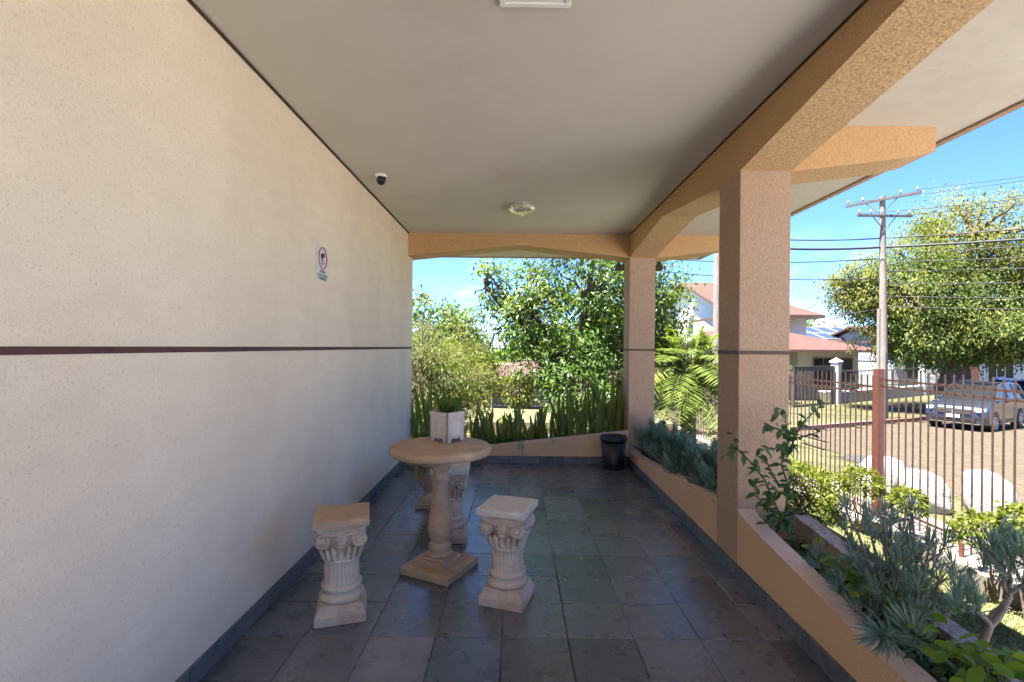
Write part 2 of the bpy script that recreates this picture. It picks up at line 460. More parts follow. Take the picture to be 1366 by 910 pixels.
L_ST_DARK = leaf_mat('street_tree_leaves', [(0.0513, 0.0837, 0.0270), (0.0743, 0.1148, 0.0351), (0.1013, 0.1418, 0.0432)], 0.4, 0.5)
L_ST_MID = leaf_mat('street_tree_light_leaves', [(0.0845, 0.1196, 0.0286), (0.1105, 0.1495, 0.0364), (0.1365, 0.1625, 0.0416)], 0.45, 0.5)
L_ST_GOLD = leaf_mat('street_tree_pods', [(0.1260, 0.1380, 0.0312), (0.1620, 0.1656, 0.0396), (0.1980, 0.1860, 0.0504)], 0.45, 0.6)

# ------------------------------------------------------------------ object helpers
def tag(o, label=None, cat=None, group=None, kind=None):
    if label: o['label'] = label
    if cat: o['category'] = cat
    if group: o['group'] = group
    if kind: o['kind'] = kind
    return o


def empty(name, loc=(0, 0, 0), rz=0.0, label=None, cat=None, group=None):
    o = bpy.data.objects.new(name, None)
    COL.objects.link(o)
    o.location = loc
    o.rotation_euler = (0, 0, rz)
    o.empty_display_size = 0.1
    return tag(o, label, cat, group)


def link_mesh(name, me, parent=None):
    o = bpy.data.objects.new(name, me)
    COL.objects.link(o)
    if parent: o.parent = parent
    return o


def copy_tree(o, parent=None):
    c = o.copy()
    COL.objects.link(c)
    c.parent = parent
    for ch in list(o.children):
        copy_tree(ch, c)
    return c


class MB:
    """collects shapes; build() links them as ONE mesh object"""
    def __init__(self, org=(0, 0, 0)):
        self.v, self.f, self.m, self.s, self.org = [], [], [], [], Vector(org)

    def add(self, vs, fs, mi=0, smooth=False, mat=None):
        n = len(self.v)
        for v in vs:
            v = Vector(v)
            if mat is not None: v = mat @ v
            self.v.append(v - self.org)
        for f in fs:
            self.f.append([i + n for i in f]); self.m.append(mi); self.s.append(smooth)

    def box(self, x0, x1, y0, y1, z0, z1, mi=0, mat=None, bev=0.0):
        if bev <= 0:
            vs = [(x, y, z) for z in (z0, z1) for y in (y0, y1) for x in (x0, x1)]
            fs = [(0, 2, 3, 1), (4, 5, 7, 6), (0, 1, 5, 4), (2, 6, 7, 3), (0, 4, 6, 2), (1, 3, 7, 5)]
            self.add(vs, fs, mi, False, mat)
            return
        bm = bmesh.new()
        bmesh.ops.create_cube(bm, size=1)
        for v in bm.verts:
            v.co = Vector(((x0 + x1) / 2 + v.co.x * (x1 - x0), (y0 + y1) / 2 + v.co.y * (y1 - y0), (z0 + z1) / 2 + v.co.z * (z1 - z0)))
        bmesh.ops.bevel(bm, geom=bm.edges[:], offset=bev, segments=2, affect='EDGES', profile=0.5)
        bm.verts.index_update()
        self.add([v.co.copy() for v in bm.verts], [[v.index for v in f.verts] for f in bm.faces], mi, False, mat)
        bm.free()

    def prism(self, poly, axis, a0, a1, mi=0, mat=None, mcap=None):
        """polygon in the plane across `axis`, extruded from a0 to a1"""
        def pt(u, w, a):
            return {'X': (a, u, w), 'Y': (u, a, w), 'Z': (u, w, a)}[axis]
        n = len(poly)
        vs = [pt(u, w, a0) for u, w in poly] + [pt(u, w, a1) for u, w in poly]
        self.add(vs, [(i, (i + 1) % n, n + (i + 1) % n, n + i) for i in range(n)], mi, False, mat)
        self.add(vs, [list(range(n))[::-1], list(range(n, 2 * n))], mi if mcap is None else mcap, False, mat)

    def tube(self, pts, rad, n=8, mi=0, cap=True, mat=None, smooth=True):
        pts = [Vector(p) for p in pts]
        if isinstance(rad, (int, float)): rad = [rad] * len(pts)
        vs, fs = [], []
        ref = None
        for i, p in enumerate(pts):
            t = (pts[min(i + 1, len(pts) - 1)] - pts[max(i - 1, 0)]).normalized()
            if ref is None:
                ref = t.orthogonal().normalized()
            else:
                ref = (ref - t * ref.dot(t))
                ref = ref.normalized() if ref.length > 1e-6 else t.orthogonal().normalized()
            q = t.cross(ref)
            for k in range(n):
                a = 2 * math.pi * k / n
                vs.append(p + (ref * math.cos(a) + q * math.sin(a)) * rad[i])
        for i in range(len(pts) - 1):
            for k in range(n):
                fs.append((i * n + k, i * n + (k + 1) % n, (i + 1) * n + (k + 1) % n, (i + 1) * n + k))
        self.add(vs, fs, mi, smooth, mat)
        if cap:
            self.add(vs[:n], [list(range(n))[::-1]], mi, False, mat)
            self.add(vs[-n:], [list(range(n))], mi, False, mat)

    def lathe(self, prof, n=32, c=(0, 0, 0), mi=0, mat=None, smooth=True, rfun=None):
        vs, fs = [], []
        for r, z in prof:
            for k in range(n):
                a = 2 * math.pi * k / n
                rr = r if rfun is None else rfun(r, z, a)
                vs.append((c[0] + rr * math.cos(a), c[1] + rr * math.sin(a), c[2] + z))
        for i in range(len(prof) - 1):
            for k in range(n):
                fs.append((i * n + k, i * n + (k + 1) % n, (i + 1) * n + (k + 1) % n, (i + 1) * n + k))
        self.add(vs, fs, mi, smooth, mat)
        self.add(vs[:n], [list(range(n))[::-1]], mi, False, mat)
        self.add(vs[-n:], [list(range(n))], mi, False, mat)

    def ball(self, c, r, n=10, sc=(1, 1, 1), mi=0, mat=None):
        prof = [(max(1e-4, math.sin(math.pi * i / n)), -math.cos(math.pi * i / n)) for i in range(n + 1)]
        vs, fs, k2 = [], [], 2 * n
        for pr, pz in prof:
            for k in range(k2):
                a = 2 * math.pi * k / k2
                vs.append((c[0] + r * sc[0] * pr * math.cos(a), c[1] + r * sc[1] * pr * math.sin(a), c[2] + r * sc[2] * pz))
        for i in range(n):
            for k in range(k2):
                fs.append((i * k2 + k, i * k2 + (k + 1) % k2, (i + 1) * k2 + (k + 1) % k2, (i + 1) * k2 + k))
        self.add(vs, fs, mi, True, mat)

    def build(self, name, mats, parent=None):
        me = bpy.data.meshes.new(name)
        me.from_pydata([tuple(v) for v in self.v], [], self.f)
        for m in (mats if isinstance(mats, (list, tuple)) else [mats]):
            me.materials.append(m)
        me.polygons.foreach_set('material_index', self.m)
        me.polygons.foreach_set('use_smooth', self.s)
        me.update()
        return link_mesh(name, me, parent)


def unit(a):
    return a / np.maximum(np.linalg.norm(a, axis=-1, keepdims=True), 1e-9)


class Blades:
    """many leaf blades in one mesh; every blade is its own island"""
    def __init__(self):
        self.V, self.Q, self.I, self.n = [], [], [], 0

    def add(self, base, d, nrm, L, W, prof=((0, .12), (.35, 1), (.7, .75), (1, .04)), cols=(-1, 0, 1), fold=0.25,
            bend=0.0, bvec=(0, 0, -1), mi=0, edge_mi=None):
        base = np.atleast_2d(np.asarray(base, float)); N = len(base)
        d = unit(np.broadcast_to(np.asarray(d, float), (N, 3))); nrm = np.broadcast_to(np.asarray(nrm, float), (N, 3))
        side = unit(np.cross(d, nrm) + 1e-7); up = unit(np.cross(side, d))
        L = np.broadcast_to(np.asarray(L, float), (N,)); W = np.broadcast_to(np.asarray(W, float), (N,))
        bend = np.broadcast_to(np.asarray(bend, float), (N,))
        bvec = np.broadcast_to(np.asarray(bvec, float), (N, 3))
        st, c = len(prof), len(cols)
        V = np.zeros((N, st, c, 3))
        for i, (t, w) in enumerate(prof):
            p = base + d * (L * t)[:, None] + bvec * (L * bend * t * t)[:, None]
            for j, cc in enumerate(cols):
                V[:, i, j] = p + side * (W * 0.5 * w * cc)[:, None] + up * (W * 0.5 * w * abs(cc) * fold)[:, None]
        idx = np.arange(N * st * c).reshape(N, st, c) + self.n
        q = np.stack([idx[:, :-1, :-1], idx[:, :-1, 1:], idx[:, 1:, 1:], idx[:, 1:, :-1]], -1)
        mm = np.empty(q.shape[:3], int); mm[:] = np.asarray(mi).reshape(-1, 1, 1) if np.ndim(mi) else mi
        if edge_mi is not None:
            mm[:, :, 0] = edge_mi; mm[:, :, -1] = edge_mi
        self.V.append(V.reshape(-1, 3)); self.Q.append(q.reshape(-1, 4)); self.I.append(mm.reshape(-1)); self.n += N * st * c
        return self

    def build(self, name, mats, parent=None, org=(0, 0, 0)):
        V = np.concatenate(self.V) - np.asarray(org, float); Q = np.concatenate(self.Q); I = np.concatenate(self.I)
        me = bpy.data.meshes.new(name)
        me.vertices.add(len(V)); me.vertices.foreach_set('co', V.astype(np.float32).ravel())
        me.loops.add(Q.size); me.loops.foreach_set('vertex_index', Q.astype(np.int32).ravel())
        me.polygons.add(len(Q))
        me.polygons.foreach_set('loop_start', np.arange(0, Q.size, 4, dtype=np.int32))
        me.polygons.foreach_set('loop_total', np.full(len(Q), 4, np.int32))
        for m in (mats if isinstance(mats, (list, tuple)) else [mats]):
            me.materials.append(m)
        me.polygons.foreach_set('material_index', I.astype(np.int32))
        me.polygons.foreach_set('use_smooth', np.ones(len(Q), bool))
        me.update(calc_edges=True)
        me.validate()
        return link_mesh(name, me, parent)


LEAF2 = ((0, .1), (.4, 1), (1, .05))
LEAF3 = ((0, .08), (.22, .72), (.5, 1), (.8, .6), (1, .03))


def rdir(n, z0=-1, z1=1):
    a = rng.uniform(0, 2 * np.pi, n); z = rng.uniform(z0, z1, n); s = np.sqrt(np.maximum(0, 1 - z * z))
    return np.stack([s * np.cos(a), s * np.sin(a), z], 1)


def curve(p0, p1, sag=0.0, wob=0.0, n=6):
    p0, p1 = Vector(p0), Vector(p1)
    out = []
    for i in range(n + 1):
        t = i / n
        p = p0.lerp(p1, t)
        p.z += sag * 4 * t * (1 - t)
        if 0 < i < n and wob:
            p += Vector(rng.normal(0, wob, 3))
        out.append(p)
    return out


# ------------------------------------------------------------------ terrain heights
def gz(x, y):
    d = max(0.0, (x - 5.2) * 0.7 + (y - 4.0) * 0.7)
    d2 = max(0.0, y - 10.0)
    return -0.80 - min(0.034 * d, 0.62) if x > 4.6 else -0.80 - min(0.02 * d2, 0.4)


def sheet(name, poly_fn, x0, x1, y0, y1, step, mat, dz=0.0, keep=None, parent=None):
    nx, ny = max(1, int(round((x1 - x0) / step))), max(1, int(round((y1 - y0) / step)))
    V = [(x0 + (x1 - x0) * i / nx, y0 + (y1 - y0) * j / ny) for j in range(ny + 1) for i in range(nx + 1)]
    mb = MB()
    mb.add([(x, y, poly_fn(x, y) + dz) for x, y in V],
           [(j * (nx + 1) + i, j * (nx + 1) + i + 1, (j + 1) * (nx + 1) + i + 1, (j + 1) * (nx + 1) + i) for j in range(ny) for i in range(nx)
            if keep is None or keep(x0 + (x1 - x0) * (i + .5) / nx, y0 + (y1 - y0) * (j + .5) / ny)], 0, True)
    return mb.build(name, mat, parent)


def gfar(x, y):
    """terrain with the levels of garden and street blended, levelling out far away"""
    t = min(1, max(0, (x - 3.9) / 1.2)) if y < 14 else 1.0
    a = -0.80
    d = max(0.0, (x - 5.2) * 0.7 + (y - 4.0) * 0.7)
    b = -0.80 - min(0.034 * d, 0.62)
    return a * (1 - t) + b * t


g = sheet('ground', lambda x, y: gfar(x, y), -60, 90, -40, 110, 1.5, M['ground'], -0.03)
mb = MB()
for (x0, x1, y0, y1) in ((-900, -60, -900, 900), (90, 900, -900, 900), (-60, 90, -900, -40), (-60, 90, 110, 900)):
    mb.add([(x0, y0, -1.46), (x1, y0, -1.46), (x1, y1, -1.46), (x0, y1, -1.46)], [(0, 1, 2, 3)])
far = mb.build('terrain', M['ground'])
tag(g, kind='structure'); tag(far, kind='structure')
DX, DY = 0.862, 0.507                                  # the way the street across runs
def along(t, w, z=None):
    """street coordinates: t along, w across (w = 0 at the kerb of the far side)"""
    x = 11.6 + DX * t - DY * w; y = 16.4 + DY * t + DX * w
    return Vector((x, y, gfar(x, y) if z is None else z))

road = sheet('road', gfar, 6.4, 60, -30, 26, 0.8, M['road'], 0.008,
             keep=lambda x, y: (x - 6.3) > max(0, (y - 9) * 0.35) and ((-(x - 11.6) * DY + (y - 16.4) * DX) < 0.0))
tag(road, kind='structure')
verge = sheet('verge', gfar, 4.3, 9.6, 1.46, 16, 0.35, M['verge'], 0.014,
              keep=lambda x, y: x < 6.75 + 0.2 * math.sin(y * 1.3) + 0.12 * math.sin(y * 3.7))
tag(verge, kind='structure')
pave = sheet('pavement', gfar, 4.36, 5.25, 1.46, 18, 0.45, M['pavement'], 0.05)
tag(pave, kind='structure')
lawn = sheet('lawn', lambda x, y: -0.80 + 0.02 * math.sin(x * 3 + y) + 0.015 * math.sin(y * 2.3), 1.6, 4.22, 1.46, 14, 0.25, M['lawn'], 0.03)
tag(lawn, kind='structure')
added_drive = sheet('added_paving', lambda x, y: -0.80, -14, 1.55, -16, -3.3, 1.0, M['pavement'], 0.03)  # added paving behind the camera, kept dark to send less light in
tag(added_drive, kind='structure')
bounce_apron = sheet('added_paving', lambda x, y: gfar(x, y), 1.72, 16.0, -16, 1.45, 0.8, M['added_drive'], 0.065)  # unseen paving added to bounce sunlight onto the porch wall and ceiling
tag(bounce_apron, kind='structure')

# ------------------------------------------------------------------ the house with its porch
XL, XR, XO, ZC = -1.225, 1.264, 1.554, 2.575
YB, YE = 5.47, 5.76
house = empty('house', (0, 0, 0), 0, 'porch of the house with cream left wall, orange beams and salmon stucco columns', 'house')
mb = MB()
mb.box(XL - 0.2, XL, -3.0, 5.72, -0.8, 2.60)
mb.box(-9.0, XL - 0.2, 5.52, 5.72, -0.8, 2.60)
mb.box(-9.0, XL - 0.2, -3.0, -2.8, -0.8, 2.60)
mb.box(-9.2, -9.0, -3.0, 5.72, -0.8, 2.60)
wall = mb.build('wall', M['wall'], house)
mb = MB(); mb.box(XL - 0.01, XL + 0.003, -2.99, 5.724, 1.270, 1.291)
mb.build('painted_stripe', M['stripe'], wall)
mb = MB()
y = -2.9
while y < 5.45:
    mb.box(XL + 0.001, XL + 0.013, y + 0.001, min(y + 0.294, 5.455), 0.001, 0.082, 0, None, 0.0015)
    y += 0.2953
mb.build('skirting', M['skirting'], wall)
mb = MB(); mb.box(XL, XR, -3.2, YB, ZC, 2.62)
ceil = mb.build('ceiling', M['ceiling'], house)
mb = MB()
mb.box(XL + 0.001, XL + 0.012, -3.0, YB - 0.001, ZC - 0.011, ZC - 0.001)
mb.box(XR - 0.009, XR - 0.001, -3.0, YB - 0.001, ZC - 0.009, ZC - 0.001)
mb.build('ceiling_trim', M['dark_trim'], ceil)
# roof slab with its overhang on two sides
mb = MB()
mb.box(-9.8, 2.60, -3.6, 6.93, 2.622, 2.72)
slab = mb.build('roof_slab', M['eave'], house)
mb = MB()
mb.box(XO + 0.001, 2.555, -3.6, 6.88, ZC, 2.6215)
mb.box(-9.8, XO + 0.001, YE + 0.001, 6.88, ZC, 2.6215)
mb.build('soffit', M['eave'], slab)
mb = MB()
mb.box(2.556, 2.61, -3.6, 6.94, ZC - 0.012, 2.71, 0, None, 0.006)
mb.box(-9.8, 2.555, 6.881, 6.94, ZC - 0.012, 2.71, 0, None, 0.006)
mb.build('fascia', M['column'], slab)
# side beam: haunched down to every column
ze, zm = 2.315, 2.452
spans = [(-2.36, 0.06), (0.35, 2.77), (3.056, YB)]
prof = [(-2.65, ze)]
for a, b in spans:
    prof += [(a, ze), ((a + b) / 2, zm), (b, ze)]
prof += [(YB, 2.6195), (-2.65, 2.6195)]
mb = MB(); mb.prism(prof, 'X', XR, XO, 1, None, 0)
mb.build('side_beam', [M['orange'], M['soffit']], house)
mb = MB()
xm = (XL + XR) / 2
mb.prism([(XL - 0.15, ze), (XL, ze), (xm, zm - 0.005), (XR, ze), (XO, ze), (XO, 2.6195), (XL - 0.15, 2.6195)], 'Y', YB + 0.0005, YE, 1, None, 0)
mb.build('end_beam', [M['orange'], M['soffit']], house)
for (y0, y1) in ((-2.65, -2.36), (0.06, 0.35), (2.77, 3.056), (YB, YE)):
    mb = MB(); mb.prism([(XO + 0.0005, ze - 0.003), (2.2, 2.395), (2.375, 2.435), (2.375, ZC - 0.001), (XO + 0.0005, ZC - 0.001)], 'Y', y0 + 0.002, y1 - 0.002, 1, None, 0)
    mb.build('eave_bracket', [M['orange'], M['soffit']], house)
mb = MB(); mb.prism([(YE + 0.001, ze), (6.3, 2.40), (6.5, 2.44), (6.5, ZC - 0.001), (YE + 0.001, ZC - 0.001)], 'X', XR + 0.04, XO - 0.04, 1, None, 0)
mb.build('eave_bracket', [M['orange'], M['soffit']], house)
for (y0, y1) in ((-2.65, -2.36), (0.06, 0.35), (2.77, 3.056), (YB, YE)):
    mb = MB(); mb.box(XR + 0.0006, XO - 0.0004, y0 + 0.0004, y1 - 0.0004, -0.8, ze + 0.002, 0, None, 0.004)
    c = mb.build('column', M['column'], house)
    mb = MB(); mb.box(XR - 0.002, XO + 0.002, y0 - 0.002, y1 + 0.002, 1.270, 1.291)
    mb.build('painted_stripe', M['stripe'], c)
    mb = MB(); mb.box(XR - 0.012, XR - 0.0002, y0 + 0.001, (y1 if y1 < 5.4 else y0) - 0.001 + (0.0 if y1 < 5.4 else -0.02), 0.001, 0.082, 0, None, 0.0015) if y1 < 5.4 else None
    if mb.v: mb.build('skirting', M['skirting'], c)
mb = MB(); mb.box(XL, XR, -3.2, YB - 0.01, -0.8, -0.012); mb.build('plinth', M['concrete'], house)
mb = MB(); mb.box(1.38, 2.02, 6.74, 6.88, 2.385, 2.46, 0, None, 0.01); mb.box(1.40, 1.44, 6.78, 6.84, 2.46, 2.57); mb.box(1.96, 2.0, 6.78, 6.84, 2.46, 2.57)
mb.build('rain_gutter', M['dark_trim'], house)

# slate floor, every tile laid with its joint
mb = MB()
xs, ys = [], []
x = -0.054 - 0.2953 * 4
while x < XR: xs.append(x); x += 0.2953
y = 2.18 - 0.2953 * 18
while y < 5.46: ys.append(y); y += 0.2953
for x in xs:
    for y in ys:
        x0, x1, y0, y1 = max(x + 0.002, XL), min(x + 0.2933, XR), y + 0.002, min(y + 0.2933, 5.452)
        if x1 - x0 < 0.01 or y1 - y0 < 0.01: continue
        j = [rng.normal(0, 0.0006) for _ in range(4)]
        h = rng.normal(0, 0.0005)
        b_ = 0.0022
        vs = [(x0, y0, -0.01), (x1, y0, -0.01), (x1, y1, -0.01), (x0, y1, -0.01),
              (x0 + rng.normal(0, .0006), y0 + rng.normal(0, .0006), -b_), (x1 + rng.normal(0, .0006), y0 + rng.normal(0, .0006), -b_), (x1, y1, -b_), (x0, y1, -b_),
              (x0 + b_, y0 + b_, h + j[0]), (x1 - b_, y0 + b_, h + j[1]), (x1 - b_, y1 - b_, h + j[2]), (x0 + b_, y1 - b_, h + j[3])]
        fs = [(0, 1, 5, 4), (1, 2, 6, 5), (2, 3, 7, 6), (3, 0, 4, 7), (4, 5, 9, 8), (5, 6, 10, 9), (6, 7, 11, 10), (7, 4, 8, 11), (8, 9, 10, 11)]
        mb.add(vs, fs, 0)
mb.add([(XL, -3.2, -0.0045), (XR, -3.2, -0.0045), (XR, 5.452, -0.0045), (XL, 5.452, -0.0045)], [(0, 1, 2, 3)], 1)
tag(mb.build('floor', [M['slate'], M['grout']]), kind='structure')


# ------------------------------------------------------------------ built-in planters
def planter_beside(name, label, y0, y1, prof, soil_z, out_prof):
    """inner parapet at XR, outer wall towards the garden, soil between"""
    root = empty(name, (XR, y0, 0), 0, label, 'planter')
    o = (XR, y0, 0)
    mb = MB(o)
    n = len(prof)
    mb.prism([(y0, -0.01)] + prof + [(y1, -0.01)], 'X', XR + 0.0005, XR + 0.1, 1, None, 0)
    mb.build('parapet', [M['parapet'], M['parapet_cap']], root)
    mb = MB(o)
    mb.prism([(y0, -0.8)] + out_prof + [(y1, -0.8)], 'X', 1.585, 1.67)
    mb.build('outer_wall', M['outer_wall'], root)
    mb = MB(o)
    ny, nx = 60, 6
    V = [(XR + 0.1 + (1.585 - XR - 0.1) * i / nx, y0 + (y1 - y0) * j / ny, soil_z + 0.012 * rng.normal() + 0.02 * math.sin(j * .7)) for j in range(ny + 1) for i in range(nx + 1)]
    mb.add(V, [(j * 7 + i, j * 7 + i + 1, (j + 1) * 7 + i + 1, (j + 1) * 7 + i) for j in range(ny) for i in range(nx)], 0, True)
    mb.build('soil', M['soil'], root)
    mb = MB(o)
    y = y0
    while y < y1 - 0.02:
        mb.box(XR - 0.012, XR - 0.0005, y + 0.001, min(y + 0.294, y1), 0.001, 0.082, 0, None, 0.0015)
        y += 0.2953
    mb.build('skirting', M['skirting'], root)
    return root


near_prof = [(0.35, .373), (0.5, .352), (0.85, .308), (1.1, .283), (1.32, .25), (1.56, .236), (1.80, .25), (2.03, .28), (2.27, .308), (2.5, .334), (2.64, .353), (2.72, .368), (2.7695, .392)]
planter_beside('planter', 'orange stucco planter box in the foreground, under the nearer opening on the right', 0.3505, 2.7695, near_prof, 0.19,
               [(0.3505, .30), (1.3, .23), (2.0, .285), (2.7695, .36)])
far_prof = [(3.0565, .392), (3.11, .366), (3.5, .325), (4.02, .27), (4.5, .214), (5.0, .170), (5.4695, .150)]
planter_beside('planter', 'orange stucco planter box between the two columns, full of blue-grey succulents', 3.0565, 5.4695, far_prof, 0.14,
               [(3.0565, .36), (4.0, .26), (5.4695, .2)])
root = empty('planter', (0, YB, 0), 0, 'low orange planter box across the far end of the porch, under the snake plants', 'planter')
o = (0, YB, 0)
mb = MB(o)
bp = [(XR - .0005, .372), (1.2, .360), (.62, .294), (.13, .24), (-.25, .196), (-.485, .172), (-.8, .155), (XL + .0005, .19)]
mb.prism([(XL + .0005, -0.01), (XR - .0005, -0.01)] + bp, 'Y', 5.456, 5.545, 1, None, 0)
mb.build('parapet', [M['parapet'], M['parapet_cap']], root)
mb = MB(o); mb.prism([(XL - .15, -0.8), (XR, -0.8), (XR, .2), (XL - .15, .16)], 'Y', 5.98, 6.07); mb.build('outer_wall', M['outer_wall'], root)
mb = MB(o)
ny, nx = 8, 60
V = [(XL + (XR - XL) * i / nx, 5.54 + 0.45 * j / ny, 0.125 + 0.012 * rng.normal() + (0.05 * (i / nx))) for j in range(ny + 1) for i in range(nx + 1)]
mb.add(V, [(j * 61 + i, j * 61 + i + 1, (j + 1) * 61 + i + 1, (j + 1) * 61 + i) for j in range(ny) for i in range(nx)], 0, True)
mb.build('soil', M['soil'], root)
mb = MB(o)
x = XL
while x < XR - 0.02:
    mb.box(x + 0.001, min(x + 0.294, XR - .013), 5.444, 5.4555, 0.001, 0.082, 0, None, 0.0015)
    x += 0.2953
mb.build('skirting', M['skirting'], root)

# ------------------------------------------------------------------ furniture: pedestal table and column stools
def rotz(a):
    return Matrix.Rotation(a, 4, 'Z')


table = empty('pedestal_table', (-0.437, 2.85, 0), R(-26), 'round cast stone pedestal table with turned baluster leg on square plinth', 'table')
mb = MB(); mb.lathe([(0.02, 0.672), (0.26, 0.672), (0.283, 0.676), (0.292, 0.686), (0.295, 0.70), (0.292, 0.714), (0.285, 0.722), (0.275, 0.7255), (0.02, 0.726)], 72)
mb.build('tabletop', M['stone'], table)
mb = MB()
mb.lathe([(0.06, 0.084), (0.07, 0.088), (0.074, 0.097), (0.07, 0.106), (0.058, 0.110), (0.062, 0.118), (0.066, 0.132), (0.065, 0.146), (0.057, 0.158), (0.05, 0.163),
          (0.052, 0.172), (0.061, 0.19), (0.069, 0.213), (0.073, 0.24), (0.0725, 0.265), (0.068, 0.295), (0.060, 0.335), (0.052, 0.38), (0.046, 0.43), (0.042, 0.48), (0.0405, 0.505),
          (0.042, 0.515), (0.05, 0.522), (0.053, 0.535), (0.05, 0.548), (0.044, 0.555), (0.043, 0.572), (0.048, 0.58), (0.057, 0.588), (0.059, 0.602), (0.056, 0.615), (0.05, 0.622),
          (0.048, 0.636), (0.055, 0.65), (0.07, 0.662), (0.09, 0.6725)], 40)
mb.build('baluster', M['stone'], table)
mb = MB()
mb.box(-0.165, 0.165, -0.165, 0.165, 0.0, 0.042, 0, None, 0.006)
h0, h1 = 0.088, 0.076
mb.box(-h0, h0, -h0, h0, 0.0418, 0.072, 0, None, 0.004)
mb.box(-h1, h1, -h1, h1, 0.0715, 0.086, 0, None, 0.006)
mb.build('plinth', M['stone'], table)


def make_stool(top_mat):
    root = empty('column_stool')
    mb = MB(); mb.box(-.127, .127, -.127, .127, .456, .490, 0, None, .004)
    mb.build('seat', top_mat, root)
    mb = MB()
    mb.box(-.112, .112, -.112, .112, .440, .4565, 0, None, .005)
    mb.box(-.104, .104, -.104, .104, .424, .441, 0, None, .006)
    # bell of the capital
    def sq(r, z, a):
        k = min(1, max(0, (z - .36) / .06))
        return r * (1 - k) + k * min(.099 / max(abs(math.cos(a)), 1e-3), .099 / max(abs(math.sin(a)), 1e-3), .112)
    mb.lathe([(.078, .278), (.079, .31), (.082, .34), (.086, .36), (.09, .385), (.094, .41), (.097, .426)], 48, rfun=sq)
    for k in range(4):
        Rm = rotz(k * math.pi / 2)
        for sx in (-1, 1):
            # scroll volute: coiled band round a button, standing off the face
            pts, rad = [], []
            for i in range(30):
                a = math.pi * 0.5 + sx * -1 * (i / 29) * 4.2 * math.pi
                rr = .033 * (1 - i / 29 * .78)
                pts.append((sx * .079 + rr * math.cos(a), -.101 - .004 * (i / 29), .388 + rr * math.sin(a)))
                rad.append(.0085 * (1 - .45 * i / 29))
            mb.tube(pts, rad, 6, 0, True, Rm)
            mb.ball((sx * .079, -.104, .388), .014, 6, (1, 1, 1), 0, Rm)
            mb.tube([(sx * .079, -.072, .388), (sx * .079, -.1, .388)], .034, 18, 0, True, Rm)
            # band from scroll to abacus
            mb.tube([(sx * .079, -.1, .421), (sx * .05, -.101, .419), (sx * .02, -.1, .412)], [.0085, .008, .005], 6, 0, True, Rm)
            # acanthus tongue under the scroll
            for (u, w) in ((.035, .014), (.062, .011)):
                mb.tube([(sx * u * .8, -.076, .285), (sx * u * .9, -.082, .315), (sx * u, -.092, .342), (sx * u * 1.05, -.1, .355)], [w * .5, w, w * .9, w * .3], 8, 0, True, Rm)
        # rosette
        for q in range(6):
            a = q * math.pi / 3
            mb.ball((.017 * math.cos(a), -.1, .392 + .017 * math.sin(a)), .0125, 6, (1, .7, 1), 0, Rm)
        mb.ball((0, -.106, .392), .009, 6, (1, 1, 1), 0, Rm)
        mb.ball((0, -.092, .358), .017, 6, (1.3, .7, .8), 0, Rm)
        mb.tube([(0, -.077, .285), (0, -.085, .318), (0, -.093, .343)], [.008, .015, .006], 8, 0, True, Rm)
    mb.build('capital', M['stone_pale'], root)
    mb = MB()
    def flute(r, z, a):
        return r - (.0055 * max(0.0, math.cos(a * 24)) if .172 < z < .268 else 0)
    mb.lathe([(.080, .158), (.0815, .171), (.0815, .1735), (.081, .2), (.0803, .24), (.08, .2665), (.08, .2685), (.083, .271), (.0885, .276), (.0885, .284), (.083, .289), (.078, .291)], 144, rfun=flute)
    mb.build('shaft', M['stone_pale'], root)
    mb = MB()
    mb.lathe([(.085, .084), (.098, .088), (.104, .097), (.104, .107), (.097, .116), (.088, .121), (.087, .128), (.09, .136), (.094, .142), (.096, .150), (.093, .158), (.085, .163), (.079, .165)], 48)
    mb.build('base_moulding', M['stone_pale'], root)
    mb = MB()
    mb.box(-.115, .115, -.115, .115, 0, .046, 0, None, .005)
    a, b = .113, .094
    vs = [(-a, -a, .044), (a, -a, .044), (a, a, .044), (-a, a, .044), (-b, -b, .082), (b, -b, .082), (b, b, .082), (-b, b, .082)]
    mb.add(vs, [(0, 1, 5, 4), (1, 2, 6, 5), (2, 3, 7, 6), (3, 0, 4, 7), (4, 5, 6, 7)])
    mb.box(-.092, .092, -.092, .092, .0815, .0865, 0, None, .002)
    mb.build('plinth', M['stone_pale'], root)
    return root


G_ST = 'column shaped stools round the table'
stool = make_stool(M['stone'])
tag(stool, 'column stool with plain tan seat, standing alone nearest the cream wall', 'stool', G_ST)
stool.location = (-0.84, 2.372, 0); stool.rotation_euler.z = R(17)
s2 = copy_tree(stool)
tag(s2, 'column stool with worn whitish seat standing to the right of the table', 'stool', G_ST)
s2.location = (-0.036, 2.52, 0); s2.rotation_euler.z = R(-18)
s3 = copy_tree(stool)
tag(s3, 'column stool standing behind the table leg, partly hidden by the tabletop', 'stool', G_ST)
s3.location = (-0.44, 3.32, 0); s3.rotation_euler.z = R(3)
for s in (s2, s3):
    for ch in s.children:
        if ch.name.startswith('seat'):
            ch.data = ch.data.copy(); ch.data.materials[0] = M['stone_pot']

